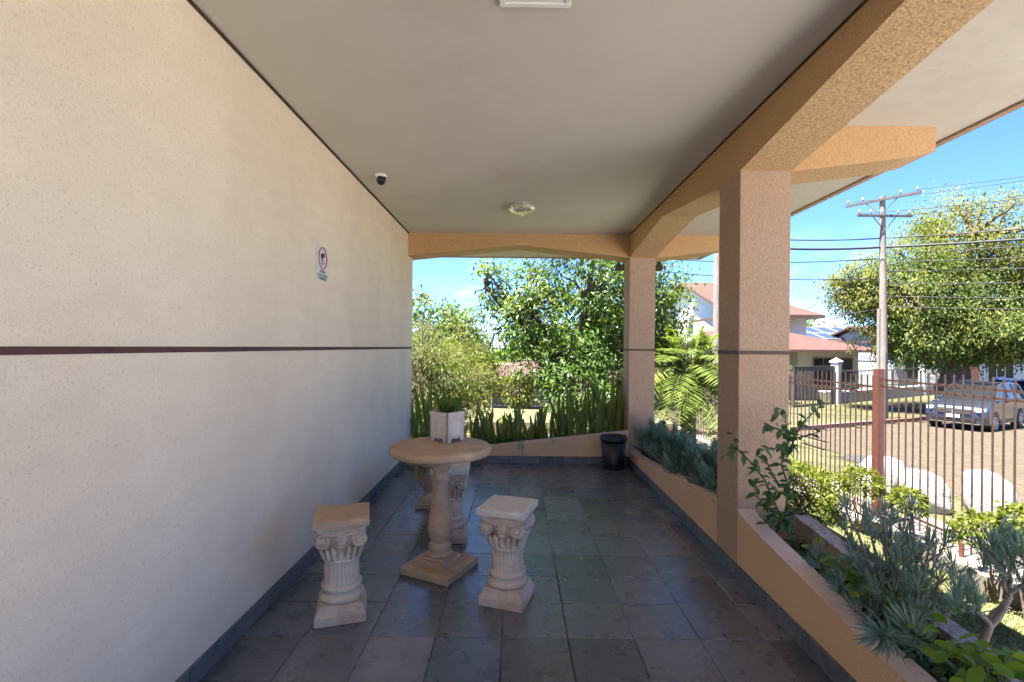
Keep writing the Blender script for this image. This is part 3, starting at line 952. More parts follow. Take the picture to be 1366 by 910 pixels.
# square footed pot on the table
pot = empty('plant_pot', (-0.42, 2.985, 0.7265), R(-36), 'square white cast stone pot on scalloped feet standing on the round table', 'pot')
mb = MB()
w, t, H = .074, .012, .178
for k in range(4):
    Rm = rotz(k * math.pi / 2)
    # face with the scalloped foot cut-out
    poly = [(-w, 0), (-w + .03, 0), (-w + .035, .012), (-w + .05, .026), (-.008, .020), (0, .014), (.008, .020), (w - .05, .026), (w - .035, .012), (w - .03, 0), (w, 0), (w * 1.0, H - .02), (-w * 1.0, H - .02)]
    mb.prism(poly, 'Y', -w, -w + t, 0, Rm)
    mb.box(-w - .004, w + .004, -w - .004, -w + .012, H - .022, H, 0, Rm, .003)
    for (x0, x1, z0, z1) in ((-.045, .045, .128, .134), (-.045, .045, .044, .050), (-.045, -.039, .05, .128), (.039, .045, .05, .128)):
        mb.box(x0, x1, -w - .004, -w + .002, z0, z1, 0, Rm)
    mb.box(-.025, .025, -w - .003, -w + .002, .064, .114, 0, Rm, .002)
mb.box(-w + t, w - t, -w + t, w - t, .03, .04)
body = mb.build('pot_body', M['stone_pot'], pot)
mb = MB(); mb.box(-w + t, w - t, -w + t, w - t, .04, .162); mb.build('soil', M['soil'], pot)
plant = empty('potted_plant', (-0.42, 2.985, 0.888), 0, 'spiky green plant with arching leaves growing in the white pot on the table', 'plant')
bl = Blades()
n = 46
a = rng.uniform(0, 6.28, n)
base = np.stack([rng.normal(0, .022, n), rng.normal(0, .022, n), np.zeros(n)], 1)
el = rng.uniform(.6, 1.5, n)
d = np.stack([np.cos(a) * np.cos(el), np.sin(a) * np.cos(el), np.sin(el)], 1)
bl.add(base, d, [0, 0, 1], rng.uniform(.07, .16, n), rng.uniform(.008, .016, n), LEAF3, bend=.25)
for (dx, dz, L, W) in ((-.02, .3, .20, .03), (.06, .2, .13, .028), (.09, .05, .14, .03), (-.06, .12, .17, .02)):
    bl.add([[dx * .5, 0, 0]], [[dx * 3, -.2, .6 + dz]], [[0, -1, .2]], L, W, LEAF3)
bl.build('foliage', L_FERN, plant)
bl = Blades()
for (dx, L, W) in ((-.015, .19, .034), (.085, .13, .03), (.03, .12, .03), (-.07, .12, .022)):
    bl.add([[dx * .4, .01, -.01]], [[dx * 6, -.1, 1.0]], [[.1, -1, .1]], L, W, ((0, .8), (.4, 1), (.8, .8), (1, .05)), (-1, -.75, 0, .75, 1), edge_mi=1)
bl.build('blade', [L_SNAKE, L_SNAKE_E], plant)

# stone urn with a fern by the wall
urn = empty('stone_urn', (-0.70, 3.98, 0), 0, 'stone urn with leaf-shaped flared rim behind the table by the wall', 'urn')
mb = MB()
mb.box(-.1, .1, -.1, .1, 0, .04, 0, None, .005)
mb.lathe([(.08, .04), (.085, .055), (.06, .075), (.04, .10), (.045, .13), (.07, .17), (.10, .22), (.12, .28), (.14, .33), (.175, .372), (.195, .378), (.19, .366), (.15, .345), (.12, .34)], 48,
         rfun=lambda r, z, a: r * (1 + (.09 * math.cos(a * 8) if z > .3 else .02 * math.cos(a * 16))))
mb.build('bowl', M['stone'], urn)
mb = MB(); mb.lathe([(.001, .335), (.12, .338)], 24); mb.build('soil', M['soil'], urn)


def frond(bl, mbs, p0, d, L, droop, nl, ll, lw, mi=0, rach=0.004, up=(0, 0, 1)):
    """arching rachis with paired leaflets"""
    p0, d = np.asarray(p0, float), unit(np.asarray(d, float))
    t = np.linspace(.12, 1, nl)
    def at(u):
        u = np.asarray(u)
        return p0 + d * (L * u)[..., None] + np.array([0, 0, -1.0]) * (L * droop * u * u)[..., None]
    pts = at(t); tan = unit(d + np.array([0, 0, -2.0]) * (droop * t)[:, None])
    side = unit(np.cross(tan, up) + 1e-6)
    size = np.sin(np.pi * np.clip(t * .93 + .06, 0, 1)) ** .6
    for s in (-1, 1):
        dd = unit(side * s + tan * .55 + np.array([0, 0, .12]) + rng.normal(0, .08, (nl, 3)))
        bl.add(pts, dd, unit(np.array([0, 0, 1.0]) + side * s * -.3), ll * size, lw, LEAF2, cols=(-1, 0, 1), bend=.25, mi=mi)
    if mbs is not None:
        mbs.tube([Vector(q) for q in at(np.linspace(0, 1, 7))], [rach * (1 - .8 * i / 6) for i in range(7)], 5)


def fern(name, label, loc, n, L, leaf, group=None, hang=.55, llen=.05, lw=.012, cat='fern', mat=L_FERN):
    root = empty(name, loc, 0, label, cat, group)
    bl, mb = Blades(), MB()
    for i in range(n):
        a = 6.283 * i / n + rng.normal(0, .3)
        e = rng.uniform(.3, 1.1)
        frond(bl, mb, (0, 0, 0), (math.cos(a) * math.cos(e), math.sin(a) * math.cos(e), math.sin(e)), L * rng.uniform(.7, 1.1), hang * rng.uniform(.7, 1.3), leaf, llen, lw, 0, .002)
    bl.build('fronds', mat, root)
    mb.build('stems', M['green_stem'], root)
    return root


fern('fern', 'dark green fern growing in the stone urn beside the wall', (-0.72, 3.98, 0.335), 17, .34, 16)

# waste bin in the corner
bin_ = empty('waste_bin', (1.06, 5.27, 0), 0, 'round black plastic bin in the far right corner of the porch', 'bin')
mb = MB()
mb.lathe([(.085, 0), (.112, .002), (.118, .02), (.133, .30), (.128, .30), (.11, .03), (.02, .028)], 40)
mb.build('body', M['black_plastic'], bin_)
mb = MB(); mb.lathe([(.128, .300), (.146, .302), (.148, .315), (.146, .345), (.138, .35), (.130, .345), (.128, .31)], 40); mb.build('rim', M['black_plastic'], bin_)

# ------------------------------------------------------------------ fittings on wall and ceiling
lamp = empty('ceiling_lamp', (0.04, 4.36, ZC), 0, 'round patterned glass ceiling lamp in the middle of the porch ceiling', 'lamp')
mb = MB(); mb.lathe([(.02, -.001), (.085, -.001), (.088, -.012), (.08, -.02), (.03, -.02)], 40); mb.build('mount', M['white_plastic'], lamp)
mb = MB(); mb.lathe([(.118, -.021), (.124, -.028), (.119, -.045), (.10, -.066), (.07, -.08), (.035, -.088), (.004, -.09), (.004, -.086), (.035, -.084), (.068, -.076), (.097, -.062), (.114, -.044), (.117, -.03), (.112, -.0215)], 48,
                 rfun=lambda r, z, a: r * (1 + .018 * math.cos(a * 16)))
mb.build('glass_shade', M['lamp_glass'], lamp)
mb = MB(); mb.ball((0, 0, -.045), .026, 8); mb.tube([(0, 0, -.02), (0, 0, -.034)], .016, 12); mb.build('bulb', M['white_plastic'], lamp)
mb = MB(); mb.tube([(0, 0, -.086), (0, 0, -.10)], [.008, .003], 10); mb.build('knob', M['chrome'], lamp)

cctv = empty('security_camera', (-1.02, 3.63, ZC), R(30), 'small white and black dome security camera under the ceiling near the wall', 'camera')
mb = MB(); mb.lathe([(.02, -.0005), (.045, -.0005), (.046, -.01), (.042, -.02), (.028, -.024)], 32); mb.build('mount', M['white_plastic'], cctv)
mb = MB(); mb.ball((0, 0, -.045), .033, 12); mb.build('housing', M['black_plastic'], cctv)
mb = MB(); Rm = Matrix.Translation((0, 0, -.045)) @ Matrix.Rotation(R(65), 4, 'X')
mb.lathe([(.001, .0), (.027, .0), (.030, .028), (.028, .040), (.012, .043), (.001, .041)], 24, mat=Rm); mb.build('lens', M['black_plastic'], cctv)

hatch = empty('ceiling_panel', (0.06, 1.68, ZC), R(0.6), 'square white panel with raised frame in the ceiling above the camera', 'panel')
mb = MB()
for q in ((-.132, .132, .108, .132), (-.132, .132, -.132, -.108), (-.132, -.108, -.1075, .1075), (.108, .132, -.1075, .1075)):
    mb.box(*q, -.014, -.0005, 0, None, .003)
mb.build('frame', M['white_plastic'], hatch)
mb = MB(); mb.box(-.105, .105, -.105, .105, -.010, -.0008, 0, None, .002); mb.build('cover', M['white_plastic'], hatch)

# warning sign on the wall
sign = empty('warning_sign', (XL + .0012, 3.055, 1.815), R(90), 'small white video surveillance sign with red circle on the cream wall', 'sign')
mb = MB(); mb.box(-.092, .092, -.004, .0, -.108, .108, 0, None, .0012); mb.build('board', M['sign_board'], sign)
mb = MB()
mb.tube([(.062 * math.cos(a), -.0055, .030 + .066 * math.sin(a)) for a in np.linspace(0, 2 * math.pi, 41)], .0038, 6)
mb.build('ring', M['sign_red'], sign)
mb = MB()
Rm = Matrix.Translation((0, -.0045, .045)) @ Matrix.Rotation(R(-18), 4, 'Y')
mb.box(-.03, .022, -.002, .0, -.013, .016, 0, Rm); mb.box(.022, .034, -.0019, .0, -.008, .010, 0, Rm); mb.box(-.02, -.006, -.0018, .0, -.03, -.013, 0, Rm)
mb.tube([(.028 * math.cos(a), -.0052, .022 + .028 * math.sin(a)) for a in np.linspace(math.pi * 1.15, math.pi * 1.85, 14)], .0022, 6)
mb.build('camera_symbol', M['sign_black'], sign)
for i, (txt, sz) in enumerate((('SORRIA', .026), ('VOC\u00ca EST\u00c1 SENDO', .018), ('FILMADO', .026))):
    cu = bpy.data.curves.new('lettering', 'FONT'); cu.body = txt; cu.size = sz; cu.align_x = 'CENTER'; cu.extrude = .0004
    tmp = bpy.data.objects.new('lettering_source', cu); COL.objects.link(tmp)
    bpy.context.view_layer.update()
    me = bpy.data.meshes.new_from_object(tmp.evaluated_get(bpy.context.evaluated_depsgraph_get()))
    bpy.data.objects.remove(tmp)
    me.transform(Matrix.Translation((0, -.0048, -.062 - .022 * i)) @ Matrix.Rotation(R(90), 4, 'X'))
    me.materials.clear(); me.materials.append(M['sign_black'])
    link_mesh('lettering', me, sign)

exec_after = []
# ------------------------------------------------------------------ plants of the planters
def snake_plant(x, y, z, n, hmax, lean=.12, edge=True):
    root = empty('snake_plant', (x, y, z))
    bl = Blades()
    a = rng.uniform(0, 6.28, n)
    base = np.stack([rng.normal(0, .03, n), rng.normal(0, .025, n), np.full(n, -.02)], 1)
    d = np.stack([np.cos(a) * lean * rng.uniform(.2, 1.6, n), np.sin(a) * lean * rng.uniform(.2, 1.2, n), np.ones(n)], 1)
    nr = np.stack([rng.normal(0, .5, n), -np.ones(n), rng.normal(0, .1, n)], 1)
    bl.add(base, d, nr, hmax * rng.uniform(.32, 1.0, n) ** .8, rng.uniform(.022, .052, n),
           ((0, .55), (.15, .75), (.35, .95), (.55, 1), (.75, .9), (.9, .6), (1, .03)), (-1, -.78, -.3, .3, .78, 1), fold=.35,
           bend=rng.normal(0, .2, n), bvec=np.stack([np.cos(a), np.sin(a), np.zeros(n)], 1), edge_mi=1)
    bl.build('blades', [L_SNAKE, L_SNAKE_E], root)
    return root


G_SN = 'snake plants in the planter at the end of the porch'
k = 0
for (px, h) in ((556, .62), (566, .60), (578, .55), (590, .42), (612, .40), (634, .38), (646, .34), (656, .42), (668, .30), (676, .36), (687, .42), (697, .46), (706, .38), (716, .40), (725, .44), (736, .42), (747, .50), (756, .55),
                (764, .52), (773, .47), (781, .54), (790, .58), (798, .60), (805, .66), (812, .64), (819, .62), (826, .60)):
    Y = 5.72 + (0.1 if k % 2 else -.03) + rng.normal(0, .02)
    p = P(px, 560, Y)
    s = snake_plant(p.x, Y, .13 + .06 * (p.x + 1.2) / 2.4, int(rng.integers(6, 11)), h * (1.42 if (px < 600 or px > 740) else 1.25), (.1 + .16 * rng.random()))
    if px < 600: tag(s, 'tall dark snake plant at the left end of the end planter, against the wall', 'plant', G_SN)
    elif px < 740: tag(s, 'short yellow-edged snake plant in the sparse middle of the end planter', 'plant', G_SN)
    else: tag(s, 'tall yellow-edged snake plant in the dense right end of the end planter', 'plant', G_SN)
    k += 1

# creeper along the edge of the end planter
def ground_leaves(name, label, cat, region, n, ls, mat, zf, group=None, spread=.04, w=.6):
    (x0, x1, y0, y1) = region
    c = np.stack([rng.uniform(x0, x1, n), rng.uniform(y0, y1, n), np.zeros(n)], 1)
    c[:, 2] = [zf(q[0], q[1]) for q in c]; c[:, 2] += rng.uniform(0, spread, n)
    root = empty(name, tuple(c.mean(0)), 0, label, cat, group)
    L = ls * rng.uniform(.6, 1.3, n)
    bl = Blades()
    bl.add(c, rdir(n, -.5, .7), unit(rng.normal(0, .5, (n, 3)) + np.array([0, -.3, 1.])), L, L * w, LEAF3, bend=.25)
    bl.build('foliage', mat, root, c.mean(0))
    return root


ground_leaves('creeping_plant', 'dark creeping plant spilling along the rim of the end planter behind the table', 'plant', (-1.15, .12, 5.52, 5.85), 900, .05, L_FERN, lambda x, y: .15, None, .11, .5)
ground_leaves('creeping_plant', 'low dark weeds between the snake plants on the right half of the end planter', 'plant', (.1, 1.2, 5.56, 5.9), 350, .045, L_SHRUB, lambda x, y: .17, None, .07, .4)
root = empty('trailing_leaf', (.07, 5.50, .2), 0, 'bluish green leaf tongue hanging over the rim of the end planter', 'plant')
bl = Blades()
bl.add([[0, 0, .06], [-.02, 0, .05], [.34, 0, .10]], [[.05, -.6, -.4], [-.1, -.6, -.3], [.1, -.6, -.3]], [[0, -.6, 1]] * 3, [.16, .1, .1], [.04, .03, .02], LEAF3, bend=.6)
bl.build('foliage', L_BLUE, root)


def rosette(bl, c, ax, n, L, W, open_=1.0, mi=0):
    """finger-like succulent leaves round a shoot tip, all curving up along the axis"""
    c, ax = np.asarray(c, float), unit(np.asarray(ax, float))
    u = unit(np.cross(ax, [.31, .57, .76])); v = np.cross(ax, u)
    a = rng.uniform(0, 6.283, n); t = rng.uniform(0, 1, n)
    out = u * np.cos(a)[:, None] + v * np.sin(a)[:, None]
    d = unit(out * (open_ * (1.15 - .85 * t))[:, None] + ax * (.25 + t)[:, None] + rng.normal(0, .1, (n, 3)))
    base = c + ax * ((t - .75) * L * 1.3)[:, None] + out * .004
    bl.add(base, d, ax + out * .2, L * rng.uniform(.7, 1.15, n), W, ((0, .7), (.3, 1), (.7, .85), (1, .08)), (-1, 0, 1), fold=-.8, bend=.28, bvec=ax, mi=mi)


def succulent(label, loc, shoots, leafn=34, L=.055, W=.0085, stem=.006, open_=1.0, group=None, wood=None, mat=None, name='blue_succulent'):
    """shoots: list of (base offset, tip point, [more tips])"""
    root = empty(name, loc, 0, label, 'succulent', group)
    bl, mb = Blades(), MB()
    for (b, tip) in shoots:
        b, tip = Vector(b), Vector(tip)
        pts = curve(b, tip, 0, (tip - b).length * .035, 6)
        mb.tube(pts, [stem * (1 - .6 * i / 6) for i in range(7)], 6)
        ax = (pts[-1] - pts[-2]).normalized() + Vector((0, 0, .35))
        rosette(bl, pts[-1], tuple(ax), leafn, L * rng.uniform(.85, 1.15), W, open_)
        q = pts[-2].lerp(pts[-1], .35)
        rosette(bl, q, tuple(ax), leafn // 3, L * .9, W, open_ * 1.2)
    bl.build('foliage', mat or L_BLUE, root)
    mb.build('stems', wood or M['grey_bark'], root)
    return root


# mass of blue succulents in the planter between the columns
G_BS = 'blue-grey succulents in the planter between the columns'
for i, Y in enumerate(np.linspace(3.2, 5.1, 11)):
    zsoil = .14
    h = .42 - .06 * (i % 3)
    sh = []
    for k in range(15):
        a = rng.uniform(0, 6.28); r = rng.uniform(.05, .3)
        sh.append(((rng.normal(0, .03), rng.normal(0, .03), 0), (math.cos(a) * r * .75 + .02, math.sin(a) * r, h * (1.05 - r * 1.3) * rng.uniform(.65, 1.1))))
    lab = ('bushy blue-grey succulent at the near end of the planter between the columns' if i < 3 else
           'bushy blue-grey succulent in the middle of the planter between the columns' if i < 8 else 'blue-grey succulent leaning over the rim beside the far column')
    succulent(lab, (1.47 + rng.normal(0, .02), float(Y), zsoil), sh, 38, .066, .0105, .007, .9, G_BS)
root = empty('purple_plant', (1.40, 5.22, .16), 0, 'dark purple spiky plant at the foot of the far column', 'plant')
bl = Blades(); n = 16
bl.add(np.zeros((n, 3)), rdir(n, .3, 1), [0, 0, 1], rng.uniform(.18, .42, n), .032, LEAF3, bend=.1)
bl.build('foliage', M['purple_leaf'], root)

# woody old succulent in the front planter
def woody(label, loc, tree, tips, leafn, L, W, mat=None):
    root = empty('woody_succulent', loc, 0, label, 'succulent')
    mb, bl = MB(), Blades()
    o = Vector(loc)
    for pts, r0, r1 in tree:
        q = [Vector(p) - o for p in pts]
        # refine with slight wobble
        out = []
        for i in range(len(q) - 1):
            for t in (0, .33, .66):
                out.append(q[i].lerp(q[i + 1], t) + (Vector(rng.normal(0, .004, 3)) if (i or t) else Vector()))
        out.append(q[-1])
        mb.tube(out, [r0 + (r1 - r0) * i / (len(out) - 1) for i in range(len(out))], 8)
    for (p, ax, sc) in tips:
        rosette(bl, tuple(Vector(p) - o), ax, int(leafn * sc), L * (.7 + .3 * sc), W, .85)
    bl.build('foliage', mat or L_BLUE, root)
    mb.build('branches', M['grey_bark'], root)
    return root


def W(x, y, Y): return tuple(P(x, y, Y))
base = (1.50, 1.86, .19)
trunks, tips = [], []
ends = [(1128, 655, 1.92), (1158, 668, 2.0), (1185, 700, 1.95), (1217, 660, 2.02), (1240, 705, 1.9), (1252, 745, 1.78), (1150, 740, 1.9), (1110, 760, 1.92), (1195, 735, 1.86), (1225, 760, 1.75), (1268, 790, 1.7), (1170, 770, 1.8),
        (1135, 715, 2.0), (1205, 690, 2.0), (1250, 720, 2.0), (1140, 790, 1.85), (1230, 800, 1.7), (1275, 760, 1.8), (1178, 665, 1.9), (1262, 700, 1.9)]
for (x, y, Y) in ends:
    e = Vector(W(x, y + 25, Y)); b = Vector(base) + Vector((rng.normal(0, .012), rng.normal(0, .012), -.02))
    m1 = b.lerp(e, .35) + Vector((rng.normal(0, .02), rng.normal(0, .02), -.03)); m2 = b.lerp(e, .7) + Vector((rng.normal(0, .015), rng.normal(0, .015), .0))
    trunks.append(([b, m1, m2, e], .0105, .0035))
    ax = tuple((e - m2).normalized() + Vector((0, 0, .5)))
    tips.append((tuple(e + Vector((0, 0, .02))), ax, 1.0))
    for q in range(3):
        s = b.lerp(e, .55 + .13 * q); f = s + Vector((rng.normal(0, .045), rng.normal(0, .045), .05 + .03 * rng.random()))
        trunks.append(([s, s.lerp(f, .5) + Vector(rng.normal(0, .006, 3)), f], .004, .002))
        tips.append((tuple(f), (rng.normal(0, .3), rng.normal(0, .3), 1), .75))
woody('large woody blue-grey succulent bush with bare brown stems in the front planter', base, trunks, tips, 40, .046, .0044)
# second woody plant, grey twisted branch near the right edge
base = tuple(P(1320, 835, 1.62))
ends = [(1335, 735, 1.66), (1350, 715, 1.7), (1318, 725, 1.75), (1375, 760, 1.6), (1300, 790, 1.6)]
tr, tp = [], []
for (x, y, Y) in ends:
    e = Vector(W(x, y + 15, Y)); b = Vector(base)
    j = Vector(W(1345, 795, 1.64)) if x > 1310 else b.lerp(e, .4)
    tr.append(([b, j, j.lerp(e, .5) + Vector(rng.normal(0, .012, 3)), e], .0105, .004))
    for q in range(5):
        f = e + Vector((rng.normal(0, .035), rng.normal(0, .035), rng.normal(.02, .02)))
        tr.append(([j.lerp(e, .75), f], .003, .002)); tp.append((tuple(f), (rng.normal(0, .35), rng.normal(0, .35), 1), .8))
tr.append(([Vector(base) + Vector((-.02, .02, -.12)), base, ], .013, .011))
woody('grey twisted branch with needle-like blue-green tufts at the right edge of the front planter', base, tr, tp, 38, .046, .0042)
# small rosettes
def small_rosettes(label, pts, L, Wd, n, stemfrom=None):
    o = Vector(pts[0][0])
    root = empty('blue_rosette', tuple(o), 0, label, 'succulent')
    bl, mb = Blades(), MB()
    for p, ax in pts:
        rosette(bl, tuple(Vector(p) - o), ax, n, L, Wd, 1.15)
        if stemfrom is not None:
            mb.tube(curve(Vector(stemfrom) - o, Vector(p) - o, -.01, .004, 6), [.006] * 7, 7)
    bl.build('foliage', L_BLUE, root)
    if stemfrom is not None: mb.build('stems', M['green_stem'], root)


small_rosettes('small pale blue rosette lying on the soil in the front planter', [(W(1093, 745, 2.20), (-.15, -.35, .9))], .062, .0055, 60, W(1125, 790, 2.1))
small_rosettes('pale blue rosettes on a long stem hanging over the rim of the front planter', [(W(1175, 848, 1.62), (-.75, -.45, .25)), (W(1215, 842, 1.66), (-.5, -.2, .7))], .085, .0068, 80, W(1300, 880, 1.55))

# leafy weeds and lime green leaves in the front planter
ground_leaves('leafy_weeds', 'dark leafy weeds and litter covering the soil of the front planter', 'plant', (1.375, 1.575, 1.2, 2.72), 900, .05, L_SHRUB, lambda x, y: .19, None, .07, .45)
root = empty('leaf_litter', (1.47, 2.0, .2), 0, 'fallen dry brown leaves on the soil of the front planter', 'leaves')
bl = Blades(); n = 160
c = np.stack([rng.uniform(-.09, .10, n), rng.uniform(-.75, .7, n), rng.uniform(.0, .03, n)], 1)
LL = rng.uniform(.02, .05, n); bl.add(c, rdir(n, -.15, .25), unit(rng.normal(0, .35, (n, 3)) + np.array([0, 0, 1.])), LL, LL * .5, LEAF3, bend=.3)
bl.build('foliage', L_DRY, root)
o = P(1150, 775, 1.95)
root = empty('lime_plant', tuple(o), 0, 'low plant with small lime green leaves in the middle of the front planter', 'plant')
bl = Blades(); n = 120
c = np.stack([rng.normal(0, .05, n), rng.normal(0, .12, n), rng.uniform(-.02, .05, n)], 1)
LL = rng.uniform(.028, .05, n); bl.add(c, rdir(n, -.2, .5), unit(rng.normal(0, .4, (n, 3)) + np.array([-.1, -.3, 1])), LL, LL * .8, LEAF3, bend=.2)
bl.build('foliage', L_LIME, root)
o = P(1335, 890, 1.38)
root = empty('broad_leaf_plant', tuple(o), 0, 'bright green broad-leaved plant in the bottom right corner of the photo', 'plant')
bl, mb = Blades(), MB(); n = 110
c = np.stack([rng.normal(0, .06, n), rng.normal(0, .10, n), rng.uniform(-.07, .05, n)], 1)
LL = rng.uniform(.03, .075, n); bl.add(c, unit(np.stack([rng.normal(0, .8, n), rng.normal(-.2, .7, n), rng.normal(.05, .3, n)], 1)), unit(rng.normal(0, .35, (n, 3)) + np.array([-.1, -.35, 1])), LL, LL * .5, LEAF3, bend=.25)
bl.build('foliage', L_LIME, root)
for q in range(14):
    mb.tube(curve((rng.normal(0, .02), rng.normal(0, .03), -.18), tuple(c[q]), .0, .006, 4), .0025, 5)
mb.build('stems', M['green_stem'], root)

# shrub climbing beside the nearer column
o = P(1046, 690, 2.66); o.z = .19
root = empty('climbing_shrub', tuple(o), 0, 'dark green leafy shrub climbing in front of the nearer column', 'shrub')
mb, bl = MB(), Blades()
stems = [[(1046, 700, 2.66), (1052, 650, 2.62), (1042, 620, 2.6), (1052, 590, 2.58), (1048, 560, 2.56), (1030, 541, 2.55)],
         [(1050, 610, 2.6), (1062, 580, 2.58), (1075, 560, 2.56), (1088, 548, 2.54), (1100, 535, 2.52)],
         [(1044, 695, 2.66), (1020, 640, 2.55), (1000, 615, 2.5), (985, 600, 2.48), (977, 575, 2.46)],
         [(1040, 650, 2.6), (1025, 622, 2.55), (1012, 603, 2.55)], [(1046, 575, 2.57), (1030, 570, 2.55), (1015, 562, 2.55)],
         [(1046, 700, 2.66), (1012, 665, 2.55), (1002, 640, 2.52)], [(985, 600, 2.48), (972, 607, 2.46), (962, 609, 2.45)],
         [(1046, 690, 2.66), (1068, 680, 2.58), (1078, 690, 2.52)], [(1060, 585, 2.58), (1082, 580, 2.55), (1095, 575, 2.52)], [(1052, 590, 2.58), (1030, 600, 2.53), (1010, 598, 2.5)],
         [(1046, 700, 2.64), (1030, 690, 2.55), (1018, 700, 2.5)], [(1052, 660, 2.62), (1035, 655, 2.54), (1020, 668, 2.5)]]
for st in stems:
    pts = [P(*q) - o for q in st]
    mb.tube(pts, [.006 - .0045 * i / (len(pts) - 1) for i in range(len(pts))], 6)
    for i in range(len(pts) - 1):
        seg = pts[i + 1] - pts[i]
        nn = max(2, int(seg.length / .016))
        for kx in range(nn):
            p = pts[i].lerp(pts[i + 1], kx / nn)
            dd = seg.normalized() * .5 + Vector(rng.normal(0, .7, 3)); dd.z -= .1
            L_ = rng.uniform(.035, .062)
            bl.add([tuple(p)], [tuple(dd)], [tuple(Vector((rng.normal(-.2, .3), rng.normal(-.5, .3), 1)))], L_, L_ * .52, LEAF3, bend=.2)
bl.build('foliage', L_SHRUB, root)
mb.build('stems', M['green_stem'], root)

# ------------------------------------------------------------------ garden: kerb, fence, hedge, boulders
kerb = MB()
kerb.box(4.06, 4.27, 1.46, 5.70, -0.86, -.635, 0, None, .012)
tag(kerb.build('kerb_wall', M['kerb']), 'low concrete kerb wall along the foot of the brown fence, nearer stretch', 'wall')
kerb = MB(); kerb.box(4.06, 4.27, 5.84, 14, -0.86, -.735, 0, None, .012)
tag(kerb.build('kerb_wall', M['kerb']), 'low concrete kerb wall along the foot of the brown fence, beyond the square post', 'wall')
fence = empty('metal_fence', (4.3, 5.77, -.8), 0, 'brown metal bar fence with two top rails between garden and street', 'fence')
fo = (4.3, 5.77, -.8)
for (y0, y1, zb, zt, r1) in ((1.5, 5.72, -.62, 1.065, .952), (5.82, 13.8, -.75, 1.0, .86)):
    mb = MB(fo)
    y = y0 + .05 if y0 > 0 else y1 - .05
    ys_ = np.arange(y0 + .05, y1, .098)
    for yy in ys_:
        mb.tube([(4.3, yy, zb), (4.3, yy, zt + rng.normal(0, .004))], .0083, 8)
    mb.build('bar_panel', M['fence_metal'], fence)
    for zr in (r1, r1 - .078):
        mb = MB(fo); mb.box(4.312, 4.322, y0, y1, zr - .012, zr + .012); mb.build('rail', M['fence_metal'], fence)
    mb = MB(fo); mb.box(4.312, 4.322, y0, y1, zb + .10, zb + .124); mb.build('rail', M['fence_metal'], fence)
for yy, zt in ((1.46, 1.08), (5.77, 1.08), (13.85, 1.0)):
    mb = MB(fo); mb.box(4.255, 4.335, yy - .042, yy + .042, -.85, zt, 0, None, .004); mb.build('post', M['post_metal'], fence)
st = MB(); st.tube([(4.2, 4.58, -.64), (4.2, 4.58, -.50)], .022, 10)
tag(st.build('stub_post', M['post_metal']), 'short brown pipe stub standing on the kerb wall by the fence', 'post')


def hedge(label, c, rad, n, ls, stem, group, wood_n=5):
    root = empty('hedge_bush', (c[0], c[1], -.80), 0, label, 'bush', group)
    bl, mb = Blades(), MB()
    d = rdir(n, -.6, 1)
    r = rng.uniform(.55, 1, n) ** .6 * (1 + .12 * np.sin(d[:, 0] * 7 + d[:, 1] * 5) + .08 * np.sin(d[:, 2] * 11))
    p = d * np.asarray(rad) * r[:, None]
    p[:, 2] = np.minimum(p[:, 2], rad[2] * .72 + rng.normal(0, .02, n))
    p += np.array([0, 0, c[2] + .80])
    L_ = ls * rng.uniform(.6, 1.3, n)
    bl.add(p, unit(d + rng.normal(0, .6, (n, 3))), unit(d * .5 + rng.normal(0, .5, (n, 3)) + np.array([0, 0, .8])), L_, L_ * .6, LEAF2, bend=.15)
    bl.build('foliage', L_HEDGE, root)
    for k in range(wood_n):
        a = rng.uniform(0, 6.28); rr = rng.uniform(.2, .7)
        mb.tube(curve((rng.normal(0, .02), rng.normal(0, .03), 0), (math.cos(a) * rr * rad[0], math.sin(a) * rr * rad[1], c[2] + .8), .0, .012, 5), [.011, .01, .009, .008, .006, .004], 6)
    mb.build('stems', M['bark'], root)


G_H = 'clipped yellow-green bushes along the fence'
hedge('large clipped yellow-green hedge bush on the lawn just right of the nearer column', (3.72, 6.35, -.50), (.34, .62, .36), 4200, .045, .2, G_H, 14)
p = P(1150, 645, 5.55); hedge('small flat-topped yellow-green bush on a thin stem in front of the square fence post', (p.x, p.y, p.z), (.2, .2, .2), 1100, .042, .3, G_H)
p = P(1210, 670, 4.95); hedge('small round yellow-green bush just right of the square fence post', (p.x, p.y, p.z), (.16, .17, .16), 800, .04, .3, G_H)
p = P(1322, 712, 4.05); hedge('sparse green bush before the rightmost boulder, near the right edge', (p.x, p.y, p.z), (.26, .26, .17), 800, .045, .3, G_H)
p = P(1375, 705, 3.7); hedge('green bush cut by the right edge of the photo behind the fence bars', (p.x, p.y, p.z), (.2, .2, .2), 700, .045, .3, G_H)


